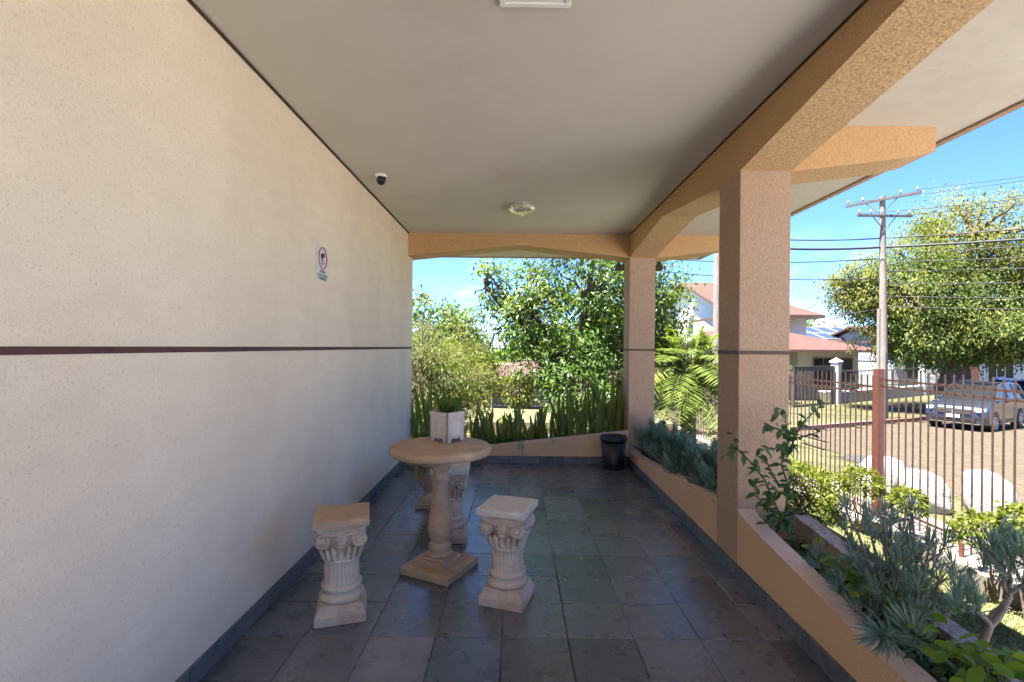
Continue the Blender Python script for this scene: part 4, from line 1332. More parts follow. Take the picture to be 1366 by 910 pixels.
def boulder(label, p, w, h, seed, lean):
    rs = np.random.default_rng(seed)
    bm = bmesh.new(); bmesh.ops.create_icosphere(bm, subdivisions=4, radius=1)
    ph = rs.uniform(0, 6, 6)
    for v in bm.verts:
        q = v.co.copy()
        f = 1 + .10 * math.sin(q.x * 2.3 + ph[0]) * math.sin(q.z * 2.1 + ph[1]) + .06 * math.sin(q.y * 4 + ph[2] + q.x * 2) + .035 * math.sin(q.z * 7 + q.x * 5 + ph[3]) + .03 * math.sin(q.y * 11 + q.z * 6 + ph[4]) * math.sin(q.x * 8 + ph[5])
        q *= f
        q.x = math.copysign(abs(q.x) ** .8, q.x); q.z = math.copysign(abs(q.z) ** .85, q.z)
        v.co = Vector((q.x * w / 2 + lean * q.z * .1, q.y * w * .32, q.z * h * .56 + h * .44))
    me = bpy.data.meshes.new('boulder'); bm.to_mesh(me); bm.free()
    me.materials.append(M['boulder'])
    for f in me.polygons: f.use_smooth = True
    o = link_mesh('boulder', me); o.location = (p.x, p.y, gfar(p.x, p.y)); o.rotation_euler.z = rs.uniform(-.8, -.3)
    tag(o, label, 'boulder', 'whitewashed boulders on the verge')


boulder('whitewashed boulder half hidden behind the square fence post', Vector((5.30, 7.1, 0)), .60, .66, 3, .5)
boulder('low wide whitewashed boulder in the middle of the three on the verge', Vector((5.55, 6.6, 0)), .58, .56, 5, -.6)
boulder('tall blocky whitewashed boulder, rightmost of the three on the verge', Vector((5.88, 6.03, 0)), .50, .70, 11, -.3)


def grass(name, label, pts, hmin, hmax):
    n = len(pts)
    bl = Blades()
    d = unit(np.stack([rng.normal(0, .45, n), rng.normal(0, .45, n), np.ones(n)], 1))
    bl.add(pts, d, np.stack([rng.normal(0, 1, n), rng.normal(0, 1, n), np.zeros(n)], 1), rng.uniform(hmin, hmax, n), rng.uniform(.004, .009, n), ((0, 1), (.6, .7), (1, .08)), (-1, 1), fold=0, bend=.3,
           bvec=np.stack([rng.normal(0, .6, n), rng.normal(0, .6, n), -.5 * np.ones(n)], 1))
    o = bl.build(name, L_GRASS)
    tag(o, label, 'grass', None, 'stuff')


def scatter(n, x0, x1, y0, y1, zf, thr=.0):
    x, y = rng.uniform(x0, x1, n), rng.uniform(y0, y1, n)
    k = (np.sin(x * 2.1 + 1.3) * np.sin(y * 1.7) + .5 * np.sin(x * 5.3 + y * 4.1) + rng.normal(0, .35, n)) > thr
    x, y = x[k], y[k]
    return np.stack([x, y, [zf(a, b) for a, b in zip(x, y)]], 1)


lz = lambda x, y: -0.80 + 0.02 * math.sin(x * 3 + y) + 0.015 * math.sin(y * 2.3) + .025
grass('grass', 'short dry green grass of the lawn inside the fence', scatter(60000, 1.7, 4.05, 2.2, 9, lz, -.35), .015, .045)
grass('verge_grass', 'patchy grass on the verge round the whitewashed boulders', scatter(26000, 5.25, 6.9, 3.5, 12, lambda x, y: gfar(x, y) + .012, .1), .02, .06)

# ------------------------------------------------------------------ trees
def make_tree(name, label, base, trunk, lobes, mats, leaf=(.10, .05), cat='tree', group=None, lean=0.6, twig=True, trunk_pts=None, droop=.3, bark='bark', rad0=None):
    """trunk: (radius, fork height); lobes: (centre xyz rel base, radii, clumps, leaves per clump, clump radius, material weights)"""
    root = empty(name, tuple(base), 0, label, cat, group)
    bl, mb = Blades(), MB()
    r0, fh = trunk
    fork = Vector((rng.normal(0, .06), rng.normal(0, .06), fh))
    mb.tube(curve((0, 0, -.15), fork, 0, r0 * .15, 6), [r0 * (1.35 - .09 * i * 1) if i else r0 * 1.6 for i in range(7)], 12)
    for (c, rd, nc, nl, cr, wts) in lobes:
        c = np.asarray(c, float); rd = np.asarray(rd, float)
        d = rdir(nc)
        rr = rng.uniform(.25, 1, nc) ** .5
        wob = 1 + .16 * np.sin(d[:, 0] * 5 + c[0] * 3) * np.sin(d[:, 2] * 4 + 1) + .10 * np.sin(d[:, 1] * 9 + c[2])
        cc = c + d * rd * (rr * wob)[:, None]
        mid = Vector(c)
        pl = curve(fork, mid, -.05, .05, 5)
        mb.tube(pl, [r0 * .7 * (1 - .14 * i) for i in range(6)], 8)
        if twig:
            for k in range(0, nc, max(1, nc // 26)):
                pt = curve(pl[3] if k % 2 else pl[5], Vector(cc[k]), .03, .04, 4)
                mb.tube(pt, [r0 * .22, r0 * .17, r0 * .13, r0 * .09, r0 * .04], 5)
        cm = rng.choice(len(wts), nc, p=np.asarray(wts) / sum(wts))
        idx = np.repeat(np.arange(nc), nl)
        N = len(idx)
        off = rng.normal(0, 1, (N, 3)) * cr * np.array([1, 1, .7])
        p = cc[idx] + off
        outd = unit((p - c) / rd)
        dirs = unit(outd * .6 + rng.normal(0, .7, (N, 3)) + np.array([0, 0, -droop]))
        nr = unit(outd * lean + rng.normal(0, .45, (N, 3)) + np.array([0, 0, .7]))
        LL = leaf[0] * rng.uniform(.6, 1.3, N)
        bl.add(p, dirs, nr, LL, LL * leaf[1] / leaf[0], LEAF2, bend=.18, mi=cm[idx])
    bl.build('crown', mats, root)
    mb.build('trunk', M[bark], root)
    return root


# big leafy tree behind the end planter
make_tree('leafy_tree', 'big dense broad-leaved tree filling the opening at the end of the porch', (1.3, 9.6, -.85), (.14, 1.5),
          [((0.1, 0, 3.1), (1.35, 1.3, 1.5), 170, 49, .17, (5, 2, 3)), ((.95, .3, 2.7), (1.0, 1.1, 1.3), 120, 49, .17, (4, 1.5, 4)), ((-1.1, -.2, 2.9), (.85, .9, 1.05), 70, 46, .16, (4, 4, 2)),
           ((-.25, -.5, 1.75), (1.0, .8, .62), 80, 49, .14, (3, 1, 6)), ((.2, 0, 4.6), (1.5, 1.3, .8), 70, 46, .18, (5, 3, 2)), ((-1.9, -.1, 3.3), (.45, .45, .55), 20, 37, .12, (2, 6, 1)), ((1.42, -.3, 2.9), (.45, .7, 1.0), 45, 46, .15, (4, 2, 4))],
          [L_TREE, L_TREE_Y, L_DARK], (.092, .042))
make_tree('dark_bush', 'dark green bush under the big tree behind the snake plants', (1.15, 8.3, -.85), (.05, .5), [((0, 0, 1.3), (.75, .6, .62), 70, 34, .12, (1, 5))], [L_TREE, L_DARK], (.085, .04))
make_tree('feathery_shrub', 'feathery olive green shrub at the left end of the porch opening', (-1.05, 8.2, -.85), (.07, .9),
          [((-.5, 0, 1.75), (.62, .7, .85), 120, 60, .13, (4, 1)), ((.05, .1, 1.55), (.5, .6, .62), 80, 60, .12, (2, 3)), ((-.2, -.2, 1.1), (.75, .5, .45), 70, 50, .12, (3, 2)), ((-1.1, .2, 1.5), (.6, .6, 1.1), 80, 60, .13, (4, 1))],
          [L_OLIVE, L_TREE_Y], (.075, .016), 'shrub', droop=.5)
make_tree('lime_shrub', 'small lime green shrub beyond the short snake plants', (-.02, 7.6, -.85), (.03, .4), [((0, 0, .62), (.28, .28, .42), 26, 26, .07, (1,))], [L_HEDGE], (.07, .035), 'shrub')
make_tree('lime_shrub', 'lime green leaves beside the tan house, left of the big trunk', (.15, 9.0, -.85), (.03, .9), [((-.1, 0, 1.35), (.32, .3, .35), 26, 26, .08, (1,))], [L_HEDGE], (.07, .035), 'shrub')

make_tree('light_shrub', 'pale green loose shrub between the feathery shrub and the big tree', (-.55, 9.4, -.85), (.04, .7), [((-.1, 0, 1.5), (.45, .45, .6), 50, 40, .11, (2, 3)), ((-.5, .2, 2.2), (.5, .4, .5), 36, 36, .11, (2, 3))], [L_OLIVE, L_TREE_Y], (.075, .028), 'shrub')
# date palm beyond the side planter
palm = empty('date_palm', (3.02, 8.55, -.85), 0, 'bushy date palm with dry lower fronds and orange fruit seen between the columns', 'palm')
bl, mb, dry, md = Blades(), MB(), Blades(), MB()
hh = 1.62
for i in range(84):
    a = i * 2.39996 + rng.normal(0, .15); e = 1.45 - 1.75 * (i / 84) ** .8
    d = (math.cos(a) * math.cos(e), math.sin(a) * math.cos(e), math.sin(e))
    frond(bl, mb, (math.cos(a) * .05, math.sin(a) * .05, hh), d, rng.uniform(1.3, 1.75), .40 + .25 * math.cos(e), 30, .36, .03, 0, .010)
for i in range(20):
    a = rng.uniform(0, 6.28); e = rng.uniform(-.7, -.1)
    frond(dry, md, (math.cos(a) * .08, math.sin(a) * .08, hh - .12), (math.cos(a) * math.cos(e), math.sin(a) * math.cos(e), math.sin(e)), rng.uniform(.4, .7), .9, 14, .12, .01, 0, .008)
bl.build('fronds', L_PALM, palm)
dry.build('dry_fronds', L_DRY, palm)
mb2 = MB()
mb2.tube([(0, 0, -.1), (.02, 0, .5), (0, .02, 1.1), (0, 0, hh - .25), (0, 0, hh + .05)], [.15, .13, .13, .17, .08], 14)
mb2.build('trunk', M['bark'], palm)
mb.build('rachises', M['green_stem'], palm); md.build('dry_rachises', M['bark'], palm)
mb = MB()
for i in range(70):
    q = rng.normal(0, 1, 3) * np.array([.05, .04, .06]) + np.array([-.02, -.30, hh + .25]); mb.ball(tuple(q), .013, 4)
mb.tube([(0, 0, hh), (0, -.15, hh + .25), (-.02, -.30, hh + .25)], .008, 6)
mb.build('fruit_cluster', M['fruit'], palm)

# large street tree on the right
tb = P(1275, 540, 21.5); tb.z = gfar(tb.x, tb.y)
st_tree = make_tree('street_tree', 'huge rounded street tree hung with yellow-green pods, beyond the fence on the right', tuple(tb), (.55, 2.2),
          [((0, 0, 4.6), (3.6, 3.2, 2.6), 260, 90, .36, (5, 2, 2)), ((-2.7, -.6, 5.2), (2.4, 2.2, 2.3), 150, 84, .35, (3, 2, 3)), ((2.6, -.4, 5.4), (2.8, 2.4, 2.6), 180, 84, .36, (3, 2, 4)), ((.3, -.4, 7.7), (2.6, 2.3, 2.0), 150, 84, .34, (2, 2, 5)),
           ((-2.5, -1.0, 3.2), (1.3, 1.4, 1.0), 70, 84, .30, (5, 3, 1)), ((2.6, -1.2, 3.3), (2.6, 1.6, 1.1), 110, 84, .32, (6, 2, 1)), ((4.8, -.5, 4.5), (2.0, 2.0, 2.6), 90, 84, .35, (3, 2, 3)), ((.2, -1.8, 3.4), (2.2, 1.2, 1.0), 90, 84, .30, (6, 2, 1)),
           ((-4.5, -.3, 5.3), (1.3, 1.2, 1.3), 60, 84, .28, (1, 2, 5)), ((3.5, -.3, 7.3), (1.2, 1.2, 1.0), 26, 70, .28, (1, 1, 5))],
          [L_ST_DARK, L_ST_MID, L_ST_GOLD], (.12, .065), droop=.7)
# hanging bunches of pods
bl = Blades()
for i in range(110):
    a = rng.uniform(math.pi * .9, math.pi * 2.05); rr = rng.uniform(2.2, 4.6)
    c = np.array([math.cos(a) * rr * 1.15, math.sin(a) * rr * .62 - .2, rng.uniform(3.3, 7.0) - rr * .12])
    n = int(rng.integers(26, 60)); hl = rng.uniform(.5, 1.3)
    t = rng.uniform(0, 1, n)
    p = c + np.stack([rng.normal(0, .11, n) * (1 - .5 * t), rng.normal(0, .11, n) * (1 - .5 * t), -t * hl], 1)
    bl.add(p, unit(rng.normal(0, .4, (n, 3)) + np.array([0, 0, -1.])), rng.normal(0, 1, (n, 3)), rng.uniform(.10, .18, n), .05, LEAF2)
bl.build('pods', L_ST_GOLD, st_tree)


# ------------------------------------------------------------------ street: cars
def make_car(paint):
    """SUV, front towards -X, on the ground at z = 0"""
    root = empty('parked_car')
    Lh, wb, hw = 2.2, 1.33, .91
    def arch(cx, r, n=9):
        return [(cx + r * math.cos(a), .34 + r * math.sin(a)) for a in np.linspace(math.pi, 0, n)]
    low = [(-2.16, .30)] + [(-wb - .40, .26)] + arch(-wb, .39) + [(-wb + .40, .26), (wb - .40, .26)] + arch(wb, .39) + [(wb + .40, .26), (2.1, .32)]
    top = [(2.2, .55), (2.2, .85), (2.14, 1.02), (1.5, 1.06), (-.85, 1.03), (-1.1, 1.0), (-1.75, .93), (-2.05, .85), (-2.17, .75), (-2.21, .55)]
    poly = low + top
    n = len(poly)
    mb = MB()
    rings = []
    cz = .62
    for yy, sc in ((-hw, .965), (-hw + .05, 1.0), (-.5, 1.0), (.5, 1.0), (hw - .05, 1.0), (hw, .965)):
        ring = []
        for (x, z) in poly:
            xx = x * sc; zz = cz + (z - cz) * sc
            if x < -1.75 and abs(yy) > .7: xx += .12 * (abs(yy) > .8) + .10 * (abs(yy) > .9)   # rounded nose
            if abs(yy) < .6 and x < -1.0 and z > .8: zz += .03
            ring.append((xx, yy, zz))
        rings.append(ring)
    vs = [v for r in rings for v in r]
    fs = [(k * n + i, k * n + (i + 1) % n, (k + 1) * n + (i + 1) % n, (k + 1) * n + i) for k in range(5) for i in range(n)]
    mb.add(vs, fs, 0, False)
    mb.add(rings[0], [list(range(n))]); mb.add(rings[-1], [list(range(n))[::-1]])
    # roof and pillars
    def side(x, z):      # half width of the cabin
        return .84 - (z - 1.02) / .62 * .20
    roofp = [(-.05, 1.60), (.3, 1.645), (1.0, 1.65), (1.6, 1.61), (1.85, 1.56), (1.83, 1.53), (1.55, 1.575), (1.0, 1.615), (.3, 1.61), (-.03, 1.565)]
    m = len(roofp)
    rr = [[(x, s * side(x, z), z) for x, z in roofp] for s in (-1, 1)]
    mb.add(rr[0] + rr[1], [(i, (i + 1) % m, m + (i + 1) % m, m + i) for i in range(m)] + [list(range(m)), list(range(m, 2 * m))[::-1]])
    for s in (-1, 1):
        for (a, b, w) in (((-.92, 1.03), (-.05, 1.58), .045), ((.28, 1.03), (.36, 1.6), .035), ((1.2, 1.03), (1.22, 1.6), .04), ((2.08, 1.03), (1.78, 1.56), .07)):
            mb.tube([(a[0], s * (side(*a) + .005), a[1]), (b[0], s * (side(*b) + .005), b[1])], w, 6, 0, True, None, False)
        mb.tube([(.3, s * .6, 1.67), (1.6, s * .6, 1.665)], .018, 6)
    mb.build('body', paint, root)
    glass = [(-.90, 1.03), (-.06, 1.575), (.3, 1.61), (1.0, 1.615), (1.55, 1.58), (1.82, 1.53), (2.1, 1.03)]
    mg = MB(); q = len(glass)
    g2 = [[(x, s * (side(x, z) - .004), z) for x, z in glass] for s in (-1, 1)]
    mg.add(g2[0] + g2[1], [(i, (i + 1) % q, q + (i + 1) % q, q + i) for i in range(q)] + [list(range(q)), list(range(q, 2 * q))[::-1]])
    mg.build('windows', M['window'], root)
    for s in (-1, 1):
        mb = MB(); mb.box(-2.19, -1.92, s * .80 - .17 * (s > 0) - .0, s * .80 + .17 * (s < 0) + .0, .72, .84, 0, None, .02); mb.build('headlight', M['headlight'], root)
        mb = MB(); mb.box(2.1, 2.215, s * .72 - .12, s * .72 + .12, .8, .98, 0, None, .02); mb.build('tail_light', M['sign_red'], root)
        mb = MB(); mb.ball((-.62, s * 1.0, 1.08), .1, 8, (.8, 1, .7)); mb.build('wing_mirror', paint, root)
        for cx in (-wb, wb):
            wheel = MB()
            Rm = Matrix.Translation((cx, s * .80, .345)) @ Matrix.Rotation(R(90) * s, 4, 'X')
            wheel.lathe([(.05, -.09), (.19, -.095), (.2, -.12), (.32, -.12), (.345, -.09), (.345, .09), (.32, .12), (.22, .12), (.05, .1)], 32, mat=Rm)
            t = wheel.build('tyre', M['tyre'], root)
            rim = MB()
            rim.tube([Rm @ Vector((.198 * math.cos(a), .198 * math.sin(a), -.122)) for a in np.linspace(0, 2 * math.pi, 33)], .014, 6)
            for k in range(7):
                rim.box(.02, .19, -.02, .02, -.128, -.11, 0, Rm @ rotz(k * 2 * math.pi / 7))
            rim.lathe([(.001, -.13), (.05, -.13), (.055, -.1)], 16, mat=Rm)
            rim.build('rim', M['alloy'], t)
    mb = MB(); mb.box(-2.235, -2.12, -.52, .52, .62, .80, 0, None, .02); mb.box(-2.225, -2.1, -.62, .62, .36, .50, 0, None, .02); mb.build('grille', M['black_plastic'], root)
    mb = MB()
    for z in (.66, .71, .76): mb.box(-2.245, -2.23, -.5, .5, z - .007, z + .007)
    mb.box(-2.24, -2.12, -.75, .75, .315, .345); mb.ball((-2.245, 0, .71), .05, 8, (.3, 1, 1))
    mb.build('chrome_trim', M['chrome'], root)
    mb = MB(); mb.box(-2.25, -2.226, -.2, .2, .50, .61); mb.build('number_plate', M['plate'], root)
    for s in (-1, 1):
        mb = MB(); mb.box(-.9, .92, s * .895, s * .918, .30, .42, 0, None, .008); mb.build('sill_trim', M['black_plastic'], root)
        for xx in (-.78, .30, 1.16):
            mb = MB(); mb.box(xx - .007, xx + .007, s * .8765 if s > 0 else -.8795, s * .8795 if s > 0 else -.8765, .44, 1.0); mb.build('door_seam', M['black_plastic'], root)
        for xx in (.10, .98):
            mb = MB(); mb.box(xx - .1, xx + .08, s * .876 if s > 0 else -.892, s * .892 if s > 0 else -.876, .86, .885); mb.build('door_handle', M['black_plastic'], root)
    return root


ang = math.atan2(DY, DX)
car = make_car(M['car_blue'])
cpos = Vector((16.25, 17.2))
car.location = (cpos.x, cpos.y, gfar(cpos.x, cpos.y)); car.rotation_euler.z = ang; car.scale = (.91, .91, .96)
tag(car, 'dark grey-blue sport utility car parked under the street tree, facing left', 'car', 'cars parked along the street')
c2 = copy_tree(car)
p2 = cpos + Vector((DX, DY)) * 4.9 - Vector((DY, -DX)) * .35
c2.location = (p2.x, p2.y, gfar(p2.x, p2.y))
tag(c2, 'silver car parked behind the blue one, cut off by the right edge', 'car', 'cars parked along the street')
for ch in c2.children:
    if ch.name.startswith(('body', 'wing_mirror')):
        ch.data = ch.data.copy(); ch.data.materials[0] = M['car_silver']

# far kerb, island of grass under the tree
mb = MB()
pts = [along(t, 0.0) for t in np.arange(-9, 40, 1.0)]
for i in range(len(pts) - 1):
    a, b = pts[i], pts[i + 1]
    nrm = Vector((-DY, DX, 0)) * .14
    z = .13
    vs = [a, b, b + nrm, a + nrm]
    mb.add([v + Vector((0, 0, -.1)) for v in vs] + [v + Vector((0, 0, z)) for v in vs], [(0, 1, 5, 4), (1, 2, 6, 5), (2, 3, 7, 6), (3, 0, 4, 7), (4, 5, 6, 7)])
tag(mb.build('kerb', M['gate_red']), kind='structure')
mb = MB()
pts = [(along(t, .14), along(t, 5.0)) for t in np.arange(-9, 40, 1.0)]
vs, fs = [], []
for i, (a, b) in enumerate(pts):
    vs += [a + Vector((0, 0, .10)), b + Vector((0, 0, .10))]
    if i: fs.append((2 * i - 2, 2 * i, 2 * i + 1, 2 * i - 1))
mb.add(vs, fs)
tag(mb.build('sidewalk', M['verge']), kind='structure')
n = 16000
tt, ww = rng.uniform(-6, 16, n), rng.uniform(.2, 4.6, n)
pp = np.array([tuple(along(a, b) + Vector((0, 0, .10))) for a, b in zip(tt, ww) if (math.sin(a * 1.1) * math.sin(b * 1.9) + rng.normal(0, .4)) > .15])
grass('island_grass', 'grass on the sidewalk under the street tree', pp, .05, .13)


# ------------------------------------------------------------------ street: poles and wires
def pole(label, p, top, arms, r=.16, lean=0.0):
    zb = gfar(p[0], p[1])
    root = empty('utility_pole', (p[0], p[1], zb), 0, label, 'pole', 'concrete utility poles')
    H = top - zb
    mb = MB(); mb.tube([(0, 0, -.2), (lean * .5, 0, H * .5), (lean, 0, H)], [r, r * .82, r * .62], 14); mb.build('shaft', M['concrete_pole'], root)
    for (dz, dx, dy, ln) in arms:
        a = Vector((dx, dy, 0)).normalized()
        mb = MB()
        c = Vector((lean, 0, H + dz)) + Vector((a.y, -a.x, 0)) * (r * .8)
        e0, e1 = c - a * ln, c + a * ln
        q = Matrix.Translation(c) @ rotz(math.atan2(a.y, a.x))
        mb.box(-ln, ln, -.035, .035, -.04, .04, 0, q)
        for s in (-1, 1):
            mb.tube([c + a * s * ln * .45, c + Vector((0, 0, -.55))], .016, 5)
        arm = mb.build('crossarm', M['wood_dark'], root)
        mb = MB()
        for u in (-.92, -.5, .5, .92):
            w = c + a * ln * u
            mb.lathe([(.012, .05), (.014, .10), (.04, .11), (.045, .14), (.03, .16), (.04, .18), (.02, .21), (.004, .215)], 10, tuple(w))
        mb.build('insulator', M['insulator'], arm)
    return root, Vector((p[0] + lean, p[1], zb))


pp1 = P(1179, 555, 18.0)
top1 = P(1177, 262, 18.0)
pA, _ = pole('tall concrete utility pole with two crossarms standing before the street tree', (pp1.x, pp1.y), top1.z, [(-.15, .62, -.8, 1.15), (-.75, 1, .0, 1.0)], .145, top1.x - pp1.x)
pp2 = P(955.5, 545, 18.0)
pole('concrete utility pole partly hidden behind the nearer column', (pp2.x, pp2.y), P(955, 240, 18).z, [(-.3, 1, 0, 1.0)], .17)
mb = MB(); q0 = P(1171, 545, 17.6); q0.z = gfar(q0.x, q0.y)
mb.tube([(0, 0, -.1), (0, 0, P(1172, 412, 17.6).z - q0.z)], .055, 10, 0)
o = mb.build('conduit_pipe', M['concrete_pole']); o.location = q0
tag(o, 'thin pale conduit pipe rising in front of the tall utility pole', 'pipe')


def wire(pts, r, label, sag=.25):
    a, b = Vector(pts[0]), Vector(pts[1])
    mb = MB(a)
    mb.tube(curve(a, b, -sag, 0, 16), r, 6)
    o = mb.build('cable', M['wire']); o.location = a
    tag(o, label, 'cable', 'overhead cables of the street')


# to the left pole: level; to the right: towards the viewer's right
zA = lambda y: P(1178, y, 18.0).z
Aat = lambda y: (top1.x, 18.0, zA(y))
for y, r, w in ((318, .022, 'thin'), (330, .04, 'thick')):
    wire([Aat(y), (pp2.x, 18.0, zA(y) + .05)], r, w + ' black cable from the tall utility pole leftwards to the column', .12)
    far_r = Vector(Aat(y)) + Vector((12.9, -11.0, .15))
    wire([Aat(y), far_r], r, w + ' black cable from the tall utility pole to the right edge of the photo', .35)
for y, dl in ((345, .2), (372, .5)):
    wire([Aat(y), (pp2.x - 3, 19.0, zA(y) + dl)], .018, 'slack telephone cable left of the tall pole, rising to the left', .2)
for i, y in enumerate((338, 350, 362, 378, 395, 408)):
    far_r = Vector(Aat(y)) + Vector((12.9, -11.0 + i * .4, -.2 + .12 * i))
    wire([Aat(y), far_r], .014, 'slack thin telephone cable crossing in front of the street tree', .25 + .05 * i)
for s in (-.9, .9):
    wire([(top1.x + s, 18.0, zA(286)), Vector((top1.x + s, 18.0, zA(286))) + Vector((13, -11, .6))], .012, 'fine power line from a crossarm of the tall pole to the right', .5)
    wire([(top1.x + s * .6, 18.0 - s * .8, zA(262)), Vector((top1.x + s * .6, 18.0 - s * .8, zA(262))) + Vector((13, -11, .6))], .01, 'fine power line from the top of the tall pole to the right', .4)
wire([Aat(412), (pp2.x + 2, 24, zA(430))], .014, 'thin cable from the tall pole to the roofs at the left', .1)


# ------------------------------------------------------------------ houses across the street
def gable_roof(mb, x0, x1, y0, y1, ze_, zr, th=.12, axis='X', hip1=0.0, hip0=0.0):
    """ridge along X; hip insets pull the ridge ends in"""
    ym = (y0 + y1) / 2
    a = [(x0, y0, ze_), (x1, y0, ze_), (x1, y1, ze_), (x0, y1, ze_), (x0 + hip0, ym, zr), (x1 - hip1, ym, zr)]
    b = [(x, y, z - th) for x, y, z in a]
    fs = [(0, 1, 5, 4), (2, 3, 4, 5)] + ([(1, 2, 5)] if hip1 else []) + ([(3, 0, 4)] if hip0 else [])
    mb.add(a + b, fs + [tuple(i + 6 for i in f[::-1]) for f in fs] + [(0, 6, 7, 1), (1, 7, 8, 2), (2, 8, 9, 3), (3, 9, 6, 0)] + ([] if hip0 else [(0, 4, 10, 6), (4, 3, 9, 10)]) + ([] if hip1 else [(1, 7, 11, 5), (5, 11, 8, 2)]))


def window_part(parent, x0, x1, z0, z1, y, org, nx=2, frame=None):
    """window in a wall that faces -Y"""
    mb = MB(org)
    w = .06
    mb.box(x0 - w, x1 + w, y - .05, y + .02, z1, z1 + w); mb.box(x0 - w, x1 + w, y - .05, y + .02, z0 - w, z0)
    mb.box(x0 - w, x0, y - .05, y + .02, z0, z1); mb.box(x1, x1 + w, y - .05, y + .02, z0, z1)
    for i in range(1, nx):
        xx = x0 + (x1 - x0) * i / nx
        mb.box(xx - .02, xx + .02, y - .045, y + .015, z0, z1)
    f = mb.build('window', frame or M['frame_white'], parent)
    mb = MB(org); mb.box(x0, x1, y - .02, y - .005, z0, z1); mb.build('pane', M['window'], f)


# red roofed bungalow
hb = (17.0, 28.0, -1.45)
bung = empty('bungalow', hb, 0, 'single storey house with pinkish red tiled roof and barred windows across the street', 'house')
o = hb
mb = MB(o); mb.box(12.0, 15.7, 28.6, 33.0, -1.45, 1.15); mb.box(15.705, 19.1, 27.2, 33.0, -1.45, 1.15); mb.build('wall', M['cream_render'], bung)
mb = MB(o); gable_roof(mb, 11.3, 19.5, 25.9, 33.5, 1.30, 2.40, .14, 'X', 3.2, 0); mb.build('roof', M['roof_red'], bung)
mb = MB(o); mb.box(14.3, 14.6, 29.4, 29.7, 2.3, 3.0); mb.box(14.25, 14.65, 29.35, 29.75, 3.0, 3.15); mb.build('chimney', M['concrete'], bung)
window_part(bung, 16.6, 18.7, -.6, .8, 27.2, o, 4, M['gate_red'])
window_part(bung, 13.6, 14.8, -.4, .8, 28.6, o, 2)
# white two storey house with the gable
hw = (14.4, 42.0, -1.45)
white = empty('white_house', hw, 0, 'white two storey house with brown tiled gable roof seen beside the nearer column', 'house')
o = hw
mb = MB(o)
mb.box(14.6, 19.75, 33.2, 51.0, -1.45, 3.5)
mb.prism([(33.2, 3.5), (51.0, 3.5), (42.1, 6.65)], 'X', 14.6, 18.2)
mb.build('wall', M['white_render'], white)
mb = MB(o); gable_roof(mb, 14.0, 20.0, 31.6, 52.4, 3.55, 7.0, .2, 'X', 3.0, 0); mb.build('roof', M['roof_brown'], white)
mb = MB(o)
mb.box(14.54, 14.62, 40.0, 41.3, 2.4, 3.7)
f = mb.build('window', M['pale_blue_render'], white)
mb = MB(o); mb.box(14.53, 14.54, 40.1, 41.2, 2.5, 3.6); mb.build('pane', M['window'], f)
ac = empty('air_conditioner', (14.35, 40.6, 4.3), 0, 'air conditioner box on the white gable wall above the window', 'air conditioner')
mb = MB(); mb.box(-.2, .24, -.55, .55, -.3, .3, 0, None, .02); mb.build('case', M['white_plastic'], ac)
mb = MB(); mb.tube([(-.225, -.2, 0), (-.205, -.2, 0)], .22, 20); mb.build('fan_grille', M['gate_grey'], ac)
# solar roof behind
so = (21.0, 38.0, -1.45)
sol = empty('solar_house', so, 0, 'low house with rows of solar panels on its sloping roof', 'house')
mb = MB(so); mb.box(20.4, 27.0, 36.2, 44.0, -1.45, 1.85); mb.prism([(36.2, 1.85), (44.0, 1.85), (40.1, 2.95)], 'X', 20.4, 27.0); mb.build('wall', M['cream_render'], sol)
mb = MB(so); gable_roof(mb, 20.0, 27.4, 35.4, 44.8, 1.95, 3.2, .15); mb.build('roof', M['roof_red'], sol)
sl = math.atan2(1.25, 4.7)
for i in range(6):
    for j in range(2):
        mb = MB()
        q = Matrix.Translation(Vector((20.3 + i * 1.18 + .6, 35.5 + (.1 + (j + .5) * 2.0) * math.cos(sl), 1.95 + (.2 + (j + .5) * 2.0) * math.sin(sl) + .07)) - Vector(so)) @ Matrix.Rotation(sl, 4, 'X')
        mb.box(-.575, .575, -.97, .97, -.02, .02, 1, q); mb.box(-.535, .535, -.93, .93, .02, .024, 0, q)
        mb.build('solar_panel', [M['solar'], M['frame_white']], sol)
# pale house behind the street tree
ph = (26.0, 31.0, -1.45)
pale = empty('pale_house', ph, 0, 'long pale blue-grey house with white frames behind the street tree', 'house')
mb = MB(ph); mb.box(24.0, 42.0, 31.0, 38.0, -1.45, 1.85); mb.prism([(31.0, 1.8495), (38.0, 1.8495), (34.5, 2.75)], 'X', 24.001, 41.999); mb.build('wall', M['pale_blue_render'], pale)
mb = MB(ph); gable_roof(mb, 23.6, 42.5, 30.4, 38.6, 1.9, 3.0, .12); mb.build('roof', M['roof_brown'], pale)
for x in (24.7, 26.9, 30.0, 33.0, 36.0):
    window_part(pale, x, x + 1.6, -.5, .9, 31.0, ph, 3)
mb = MB(ph); mb.box(28.4, 29.4, 30.93, 30.995, -1.45, .4); mb.build('door', M['brick_red'], pale)

# neighbour's frontage: gate, pillars, low wall, railings
fr = lambda t, z=0.0: along(t, 4.3) + Vector((0, 0, z))
def oriented(p, extra=0.0):
    return Matrix.Translation(p) @ rotz(ang + extra)


